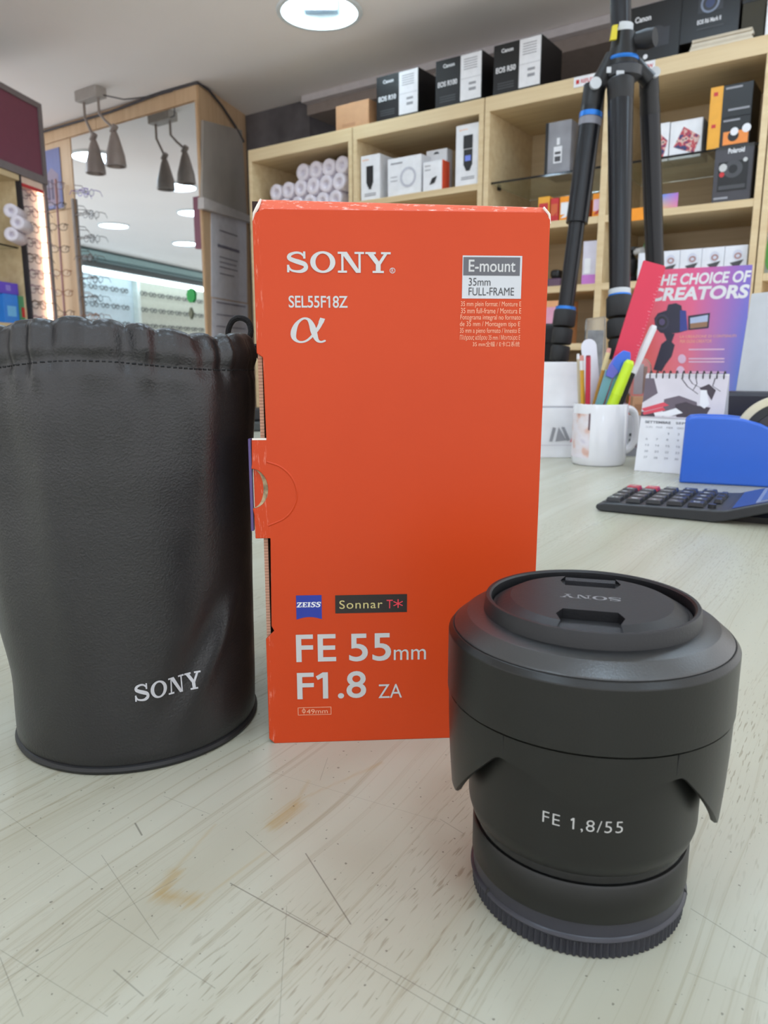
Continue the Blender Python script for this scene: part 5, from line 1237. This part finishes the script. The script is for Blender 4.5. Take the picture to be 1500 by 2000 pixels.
plq('caption_print', glyphs('LA CREAZIONE DI CONTENUTI', 0), ((1328, 660), (1438, 655), (1328, 655)), MATS['pale_peach_print']); plq('caption_print', glyphs('PER OGNI CREATOR', 0), ((1328, 670), (1390, 667), (1328, 664)), MATS['pale_peach_print'])
for y in (684, 702, 708, 728): plq('caption_line', rect2(0, 0, 1, 1), ((1345, y), (1415, y-4), (1345, y-2.5)), MATS['pink_print'])
px2('caption_dot', [(1332+8*cos(a), 701+9*sin(a)) for a in [2*pi*i/16 for i in range(16)]], MATS['pink_print']); px2('caption_dot', [(1329+8*cos(a), 724+9*sin(a)) for a in [2*pi*i/16 for i in range(16)]], MATS['pink_print'])
MB().hexa([(x0+.06, .02, 0), (x0+.12, .02, 0), (x0+.12, .09, 0), (x0+.06, .09, 0), (x0+.06, .030, .15), (x0+.12, .030, .15), (x0+.12, .032, .15), (x0+.06, .032, .15)]).build('easel_foot', KRAFT, POS)
px2_a = on_y(1437, 768, 1.17)
o = thing('display_card', 'plain pale grey display card on a navy base at the right edge', 'card', (px2_a.x, 1.17, 0), rad(-20))
zb = px2_a.z; zt = on_y(1452, 578, 1.17).z
MB().prism([(.0, zb), (.12, zb), (.12, zt-.006), (.05, zt+.003), (.044, zt+.006), (.010, zt+.003), (.009, zt)], (0, 0, 0), (1, 0, 0), (0, 0, 1), (0, .004, 0)).build('card_sheet', mat('pale_grey_card', (196, 200, 206), .5), o)
MB().box(-.002, .12, -.004, .03, 0, zb).build('navy_base', mat('navy_plastic', (36, 44, 116), .4), o, bevel=.001)

# ================================================================== TAPE DISPENSER, CALCULATOR
TA = on_z(1326, 943); trz = rad(-22)
o = thing('tape_dispenser', 'bright blue tape dispenser behind the calculator', 'tape dispenser', TA, trz)
BLU = mat('cobalt_plastic', (48, 100, 204), .3, vary=.02)
pr = [(0, 0), (.19, 0), (.19, .035), (.15, .045)]+[(x, z) for x, z in ((.128, .058), (.11, .070), (.09, .080), (.07, .0855), (.05, .0875), (.02, .0875), (.008, .0865), (.002, .082))]
MB().prism(pr, (0, 0, 0), (1, 0, 0), (0, 0, 1), (0, .012, 0), True).build('front_cheek', BLU, o, bevel=.003, seg=3)
MB().prism(pr, (0, .045, 0), (1, 0, 0), (0, 0, 1), (0, .010, 0), True).build('rear_cheek', BLU, o, bevel=.002)
MB().box(.004, .186, .012, .045, 0, .02).build('dispenser_base', BLU, o)
tcn = Vector((.118, .016, .058)); ax = (Vector((1, 0, 0)), Vector((0, 0, 1)), Vector((0, 1, 0)))
MB().lathe([(.048, 0), (.0565, 0), (.0565, .024), (.048, .024)], 64, tcn+Vector((0, .002, .0)), ax, True).build('tape_roll', mat('cream_tape', (222, 214, 186), .4), o)
MB().lathe([(.038, -.001), (.0478, -.001), (.0478, .026), (.038, .026)], 64, tcn+Vector((0, .001, 0)), ax, True).build('tape_core', mat('charcoal_core', (40, 42, 44), .5), o)
MB().lathe([(.012, 0), (.0375, .002), (.0375, .024), (.012, .026)], 32, tcn+Vector((0, .001, 0)), ax, True).build('hub', mat('dark_hub', (56, 56, 62), .4), o)
o = thing('leather_case', 'black case standing behind the blue dispenser and calendar', 'case', (on_y(1412, 800, 1.10).x, 1.10, 0), rad(-20))
MB().box(0, .07, 0, .05, 0, on_y(1420, 765, 1.10).z).build('case_body', mat('blue_black_leather', (38, 38, 50), .4), o, bevel=.006); MB().box(-.001, .071, -.0015, .0, .07, .074).build('zip', INK, o)

KA = on_z(1162, 998); krz = math.atan2(-.064, .105)
o = CK = thing('calculator', 'black desktop calculator lying at the right with red keys', 'calculator', KA, krz)
KB = mat('calculator_black', (46, 48, 52), .42); KW = .122
prof = [(0, .0035), (.004, .0005), (.118, .0005), (.128, .003), (.20, .026), (.20, .036), (.128, .0135), (.118, .0125), (.01, .0095), (.001, .0075)]
MB().prism(prof, (0, 0, 0), (1, 0, 0), (0, 0, 1), (0, KW, 0)).build('calculator_body', KB, CK, bevel=.0015)
MB().box(.11, .19, .02, .10, 0, .006).build('rear_foot', BLACKP, CK)
def ktop(x): return .0095+(.003)*(x-.01)/.108 if x < .118 else .0125+(x-.128)*.31
MB().hexa([(.006, .007, ktop(.006)+.0), (.120, .007, ktop(.120)-.0002), (.120, KW-.007, ktop(.120)-.0002), (.006, KW-.007, ktop(.006))]+[(.006, .007, ktop(.006)+.0006), (.120, .007, ktop(.120)+.0006), (.120, KW-.007, ktop(.120)+.0006), (.006, KW-.007, ktop(.006)+.0006)]).build('key_bed', mat('bed_grey', (70, 72, 76), .35), CK)
KEY = mat('key_black', (40, 41, 44), .3); KRED = mat('key_red', (178, 40, 60), .35); LEG = mat('key_legend', (200, 204, 210), .5)
def key(x0, y0, wx, wy, m, s):
    h = .0042; z0 = ktop(x0+wx/2)+.0004; b = MB(); i = .0012
    b.hexa([(x0, y0, z0), (x0+wx, y0, z0), (x0+wx, y0+wy, z0), (x0, y0+wy, z0), (x0+i, y0+i, z0+h), (x0+wx-i, y0+i, z0+h), (x0+wx-i, y0+wy-i, z0+h), (x0+i, y0+wy-i, z0+h)])
    k_ = b.build('key', m, CK, bevel=.0005, seg=1)
    if s:
        cx, cy = x0+wx/2, y0+wy/2; g2 = fit(glyphs(s, .02), .0028*len(s)+.001, .006); b = MB()
        b.add([(cx-(p[1]-.003), cy-.003+p[0]*1.0, z0+h+.0001) for p in g2[0]], g2[1]); b.build('key_legend', LEG, k_)
rows_ = [['0', '00', '.', '+', '='], ['1', '2', '3', '+', '-'], ['4', '5', '6', 'x', '÷'], ['7', '8', '9', '%', '√'], ['MC', 'MR', 'M-', 'M+', 'GT']]
for r_ in range(5):
    for c_ in range(5):
        x = .008+r_*.0205; y = .010+c_*.0212
        key(x, y, .0155, .0170, KRED if (c_ == 4 and r_ in (0, 1)) else KEY, rows_[r_][4-c_])
for c_ in (1, 2, 3): key(.1105, .018+c_*.0212, .008, .0165, KEY, '')
MB().tube([(.113, .014, ktop(.113)), (.113, .014, ktop(.113)+.004)], .004, 10).build('round_key', KEY, CK)
def kq(x0, x1, y0, y1, off, m, nm):
    b = MB(); b.hexa([(x0, y0, ktop(x0)+off-.0006), (x1, y0, ktop(x1)+off-.0006), (x1, y1, ktop(x1)+off-.0006), (x0, y1, ktop(x0)+off-.0006), (x0, y0, ktop(x0)+off), (x1, y0, ktop(x1)+off), (x1, y1, ktop(x1)+off), (x0, y1, ktop(x0)+off)]); return b.build(nm, m, CK)
kq(.132, .196, .006, KW-.006, .0016, mat('screen_surround', (62, 72, 112), .15), 'screen_surround'); kq(.152, .196, .012, KW-.012, .0022, mat('screen_frame', (150, 158, 178), .2), 'screen_frame'); kq(.156, .194, .016, KW-.016, .0026, mat('calculator_screen', (104, 116, 150), .1), 'screen')

# ================================================================== TRIPOD
TX, TY = on_y(1213, 150, 1.5).x, 1.5
o = TRI = thing('tripod', 'large black camera tripod standing on the counter behind the mug', 'tripod', (TX, TY, 0), 0)
SATIN = mat('satin_tube', (22, 23, 28), .3, metal=.2); RUB = mat('ribbed_rubber', (30, 30, 32), .6); TXT = mat('pale_grey_badge', (196, 200, 204), .4)
def P(px, py, y=TY): return loc_of(TRI, on_y(px, py, y))
def sz(px, y=TY): return px*y*.985/FPX                        # pixel width -> metres at that depth
MB().tube([P(1213, 60), P(1210, -160)], sz(18), 20).build('centre_column', SATIN, TRI)
MB().lathe([(sz(19), P(0, 66).z), (sz(19), P(0, 50).z)], 24, (P(1215, 60).x, 0, 0)).build('white_collar', TXT, TRI)
MB().lathe([(sz(28), P(0, 133).z), (sz(27), P(0, 118).z), (sz(22), P(0, 92).z), (sz(20), P(0, 66).z), (sz(15), P(0, 64).z)], 24, (P(1217, 90).x, 0, 0)).build('shoulder_cone', BLACKP, TRI)
MB().lathe([(sz(27.5), P(0, 122).z), (sz(29), P(0, 119).z), (sz(27), P(0, 114).z)], 24, (P(1216, 120).x, 0, 0)).build('blue_ring', BLUEACC, TRI)
MB().lathe([(sz(24), P(0, 160).z), (sz(33), P(0, 154).z), (sz(34), P(0, 136).z), (sz(26), P(0, 130).z)], 24, (P(1217, 145).x, 0, 0)).build('hub_plate', mat('hub_grey', (52, 54, 58), .4), TRI)
kk = P(1252, 82); MB().tube([kk+Vector((-.02, 0, 0)), kk+Vector((.006, -.012, 0)), kk+Vector((.018, -.022, 0))], [sz(12), sz(17), sz(15)], 16).build('lock_knob', RUB, TRI)
kk = P(1193, 73); MB().hexa([kk+Vector((-.006, -.02, -.012)), kk+Vector((.004, -.024, -.012)), kk+Vector((.004, -.018, -.012)), kk+Vector((-.006, -.014, -.012)), kk+Vector((-.003, -.02, .012)), kk+Vector((.005, -.024, .012)), kk+Vector((.005, -.018, .012)), kk+Vector((-.003, -.014, .012))]).build('yellow_label', mat('yellow_sticker', (214, 196, 40), .5), TRI)
for (px, py, s_) in ((1211, 144, 7), (1189, 137, 4)): kk = P(px, py, TY-.036); MB().box(kk.x-sz(s_), kk.x+sz(s_), kk.y-.002, kk.y, kk.z-sz(5), kk.z+sz(5)).build('hub_badge', TXT, TRI, bevel=.001)
def leg(top, low, ytop, ylow, wide, locks, name='leg'):
    """top / low: pixels on the leg axis at the hinge and low down; the leg runs on to the counter"""
    a, c = P(top[0], top[1], ytop), P(low[0], low[1], ylow); d = (c-a)
    kf = (0.012-a.z)/d.z; F = a+d*kf                          # foot on the counter
    def at(py):                                               # point of the axis at image row py
        lo, hi = -.6, kf
        for _ in range(40):
            m_ = (lo+hi)/2; q = a+d*m_; w_ = q+TRI.location-EYE; z_ = w_.y*_cp-w_.z*_sp; u_ = w_.y*_sp+w_.z*_cp
            if 1000-FPX*u_/z_ < py: lo = m_
            else: hi = m_
        return a+d*lo
    return a, F, at
# left leg: wide upper tube, thinner second tube, twist locks
a, F, at = leg((1160, 180), (1100, 640), 1.50, 1.47, None, None)
L1 = MB().tube([at(212), at(436)], [sz(20), sz(20)], 20).build('leg', SATIN, TRI)
MB().tube([at(436), at(608)], sz(15), 20).build('leg_tube', SATIN, L1); MB().tube([at(222), at(232)], sz(21), 20).build('blue_ring', BLUEACC, L1); MB().tube([at(233), at(248)], sz(20.6), 20).build('leg_badge', mat('grey_sticker', (130, 130, 140), .4), L1)
MB().tube([at(600), at(606)], sz(19), 20).build('lock_ring', BLUEACC, L1)
for p0, p1, w_ in ((606, 638, 21), (642, 672, 19), (676, 705, 18)): MB().tube([at(p0), at(p0+3), at(p1-3), at(p1)], [sz(w_-1.5), sz(w_), sz(w_), sz(w_-1.5)], 24).build('twist_lock', RUB, L1)
MB().tube([at(704), F], sz(12), 16).build('lower_tube', SATIN, L1); MB().tube([F+UP*.02, F-UP*.011], sz(15), 16).build('rubber_foot', RUB, L1)
MB().tube([at(168), at(212)], [sz(20), sz(20)], 16).build('hinge_fork', BLACKP, L1)
kk = P(1156, 172, 1.50); MB().tube([kk+Vector((0, -.020, 0)), kk+Vector((0, -.027, 0))], sz(10), 16).build('hinge_bolt', TXT, L1)
MB().tube([P(1196, 108), P(1182, 140), P(1164, 176)], [sz(12), sz(14), sz(16)], 12).build('hinge_arm', BLACKP, TRI)
# centre leg, nearest
a, F, at = leg((1212, 160), (1210, 620), 1.47, 1.40, None, None)
L2 = MB().tube([at(200), at(575)], [sz(23, 1.46), sz(19, 1.42)], 24).build('leg', SATIN, TRI)
MB().tube([at(156), at(160), at(204), at(208)], [sz(20), sz(24), sz(22), sz(20)], 20).build('leg_collar', BLACKP, L2)
MB().tube([at(566), at(576)], sz(20.5, 1.42), 24).build('white_collar', TXT, L2); MB().tube([at(576), at(579)], sz(21, 1.42), 24).build('lock_ring', BLUEACC, L2)
for p0, p1, w_ in ((580, 620, 25), (625, 660, 24), (664, 700, 21)): MB().tube([at(p0), at(p0+3), at(p1-3), at(p1)], [sz(w_-2, 1.4), sz(w_, 1.4), sz(w_, 1.4), sz(w_-2, 1.4)], 24).build('twist_lock', RUB, L2)
MB().tube([at(700), F], sz(13, 1.4), 16).build('lower_tube', SATIN, L2); MB().tube([F+UP*.02, F-UP*.011], sz(16, 1.4), 16).build('rubber_foot', RUB, L2)
# right leg
a, F, at = leg((1268, 175), (1279, 520), 1.53, 1.55, None, None)
L3 = MB().tube([at(226), at(600)], [sz(18, 1.53), sz(16.5, 1.55)], 20).build('leg', SATIN, TRI)
MB().tube([at(142), at(146), at(184), at(188), at(222), at(228)], [sz(12), sz(17), sz(18), sz(17), sz(18.5), sz(17)], 16).build('leg_collar', BLACKP, L3)
for p0, p1, w_ in ((600, 640, 21), (645, 680, 20)): MB().tube([at(p0), at(p0+3), at(p1-3), at(p1)], [sz(w_-2), sz(w_), sz(w_), sz(w_-2)], 20).build('twist_lock', RUB, L3)
MB().tube([at(680), F], sz(13), 16).build('lower_tube', SATIN, L3); MB().tube([F+UP*.02, F-UP*.011], sz(16), 16).build('rubber_foot', RUB, L3)
kk = P(1271, 150, 1.53); MB().tube([kk+Vector((0, -.018, 0)), kk+Vector((0, -.026, 0))], sz(9), 16).build('hinge_bolt', TXT, L3)
MB().tube([P(1238, 120), P(1252, 140), P(1268, 158)], [sz(12), sz(14), sz(15)], 12).build('hinge_arm', BLACKP, TRI)
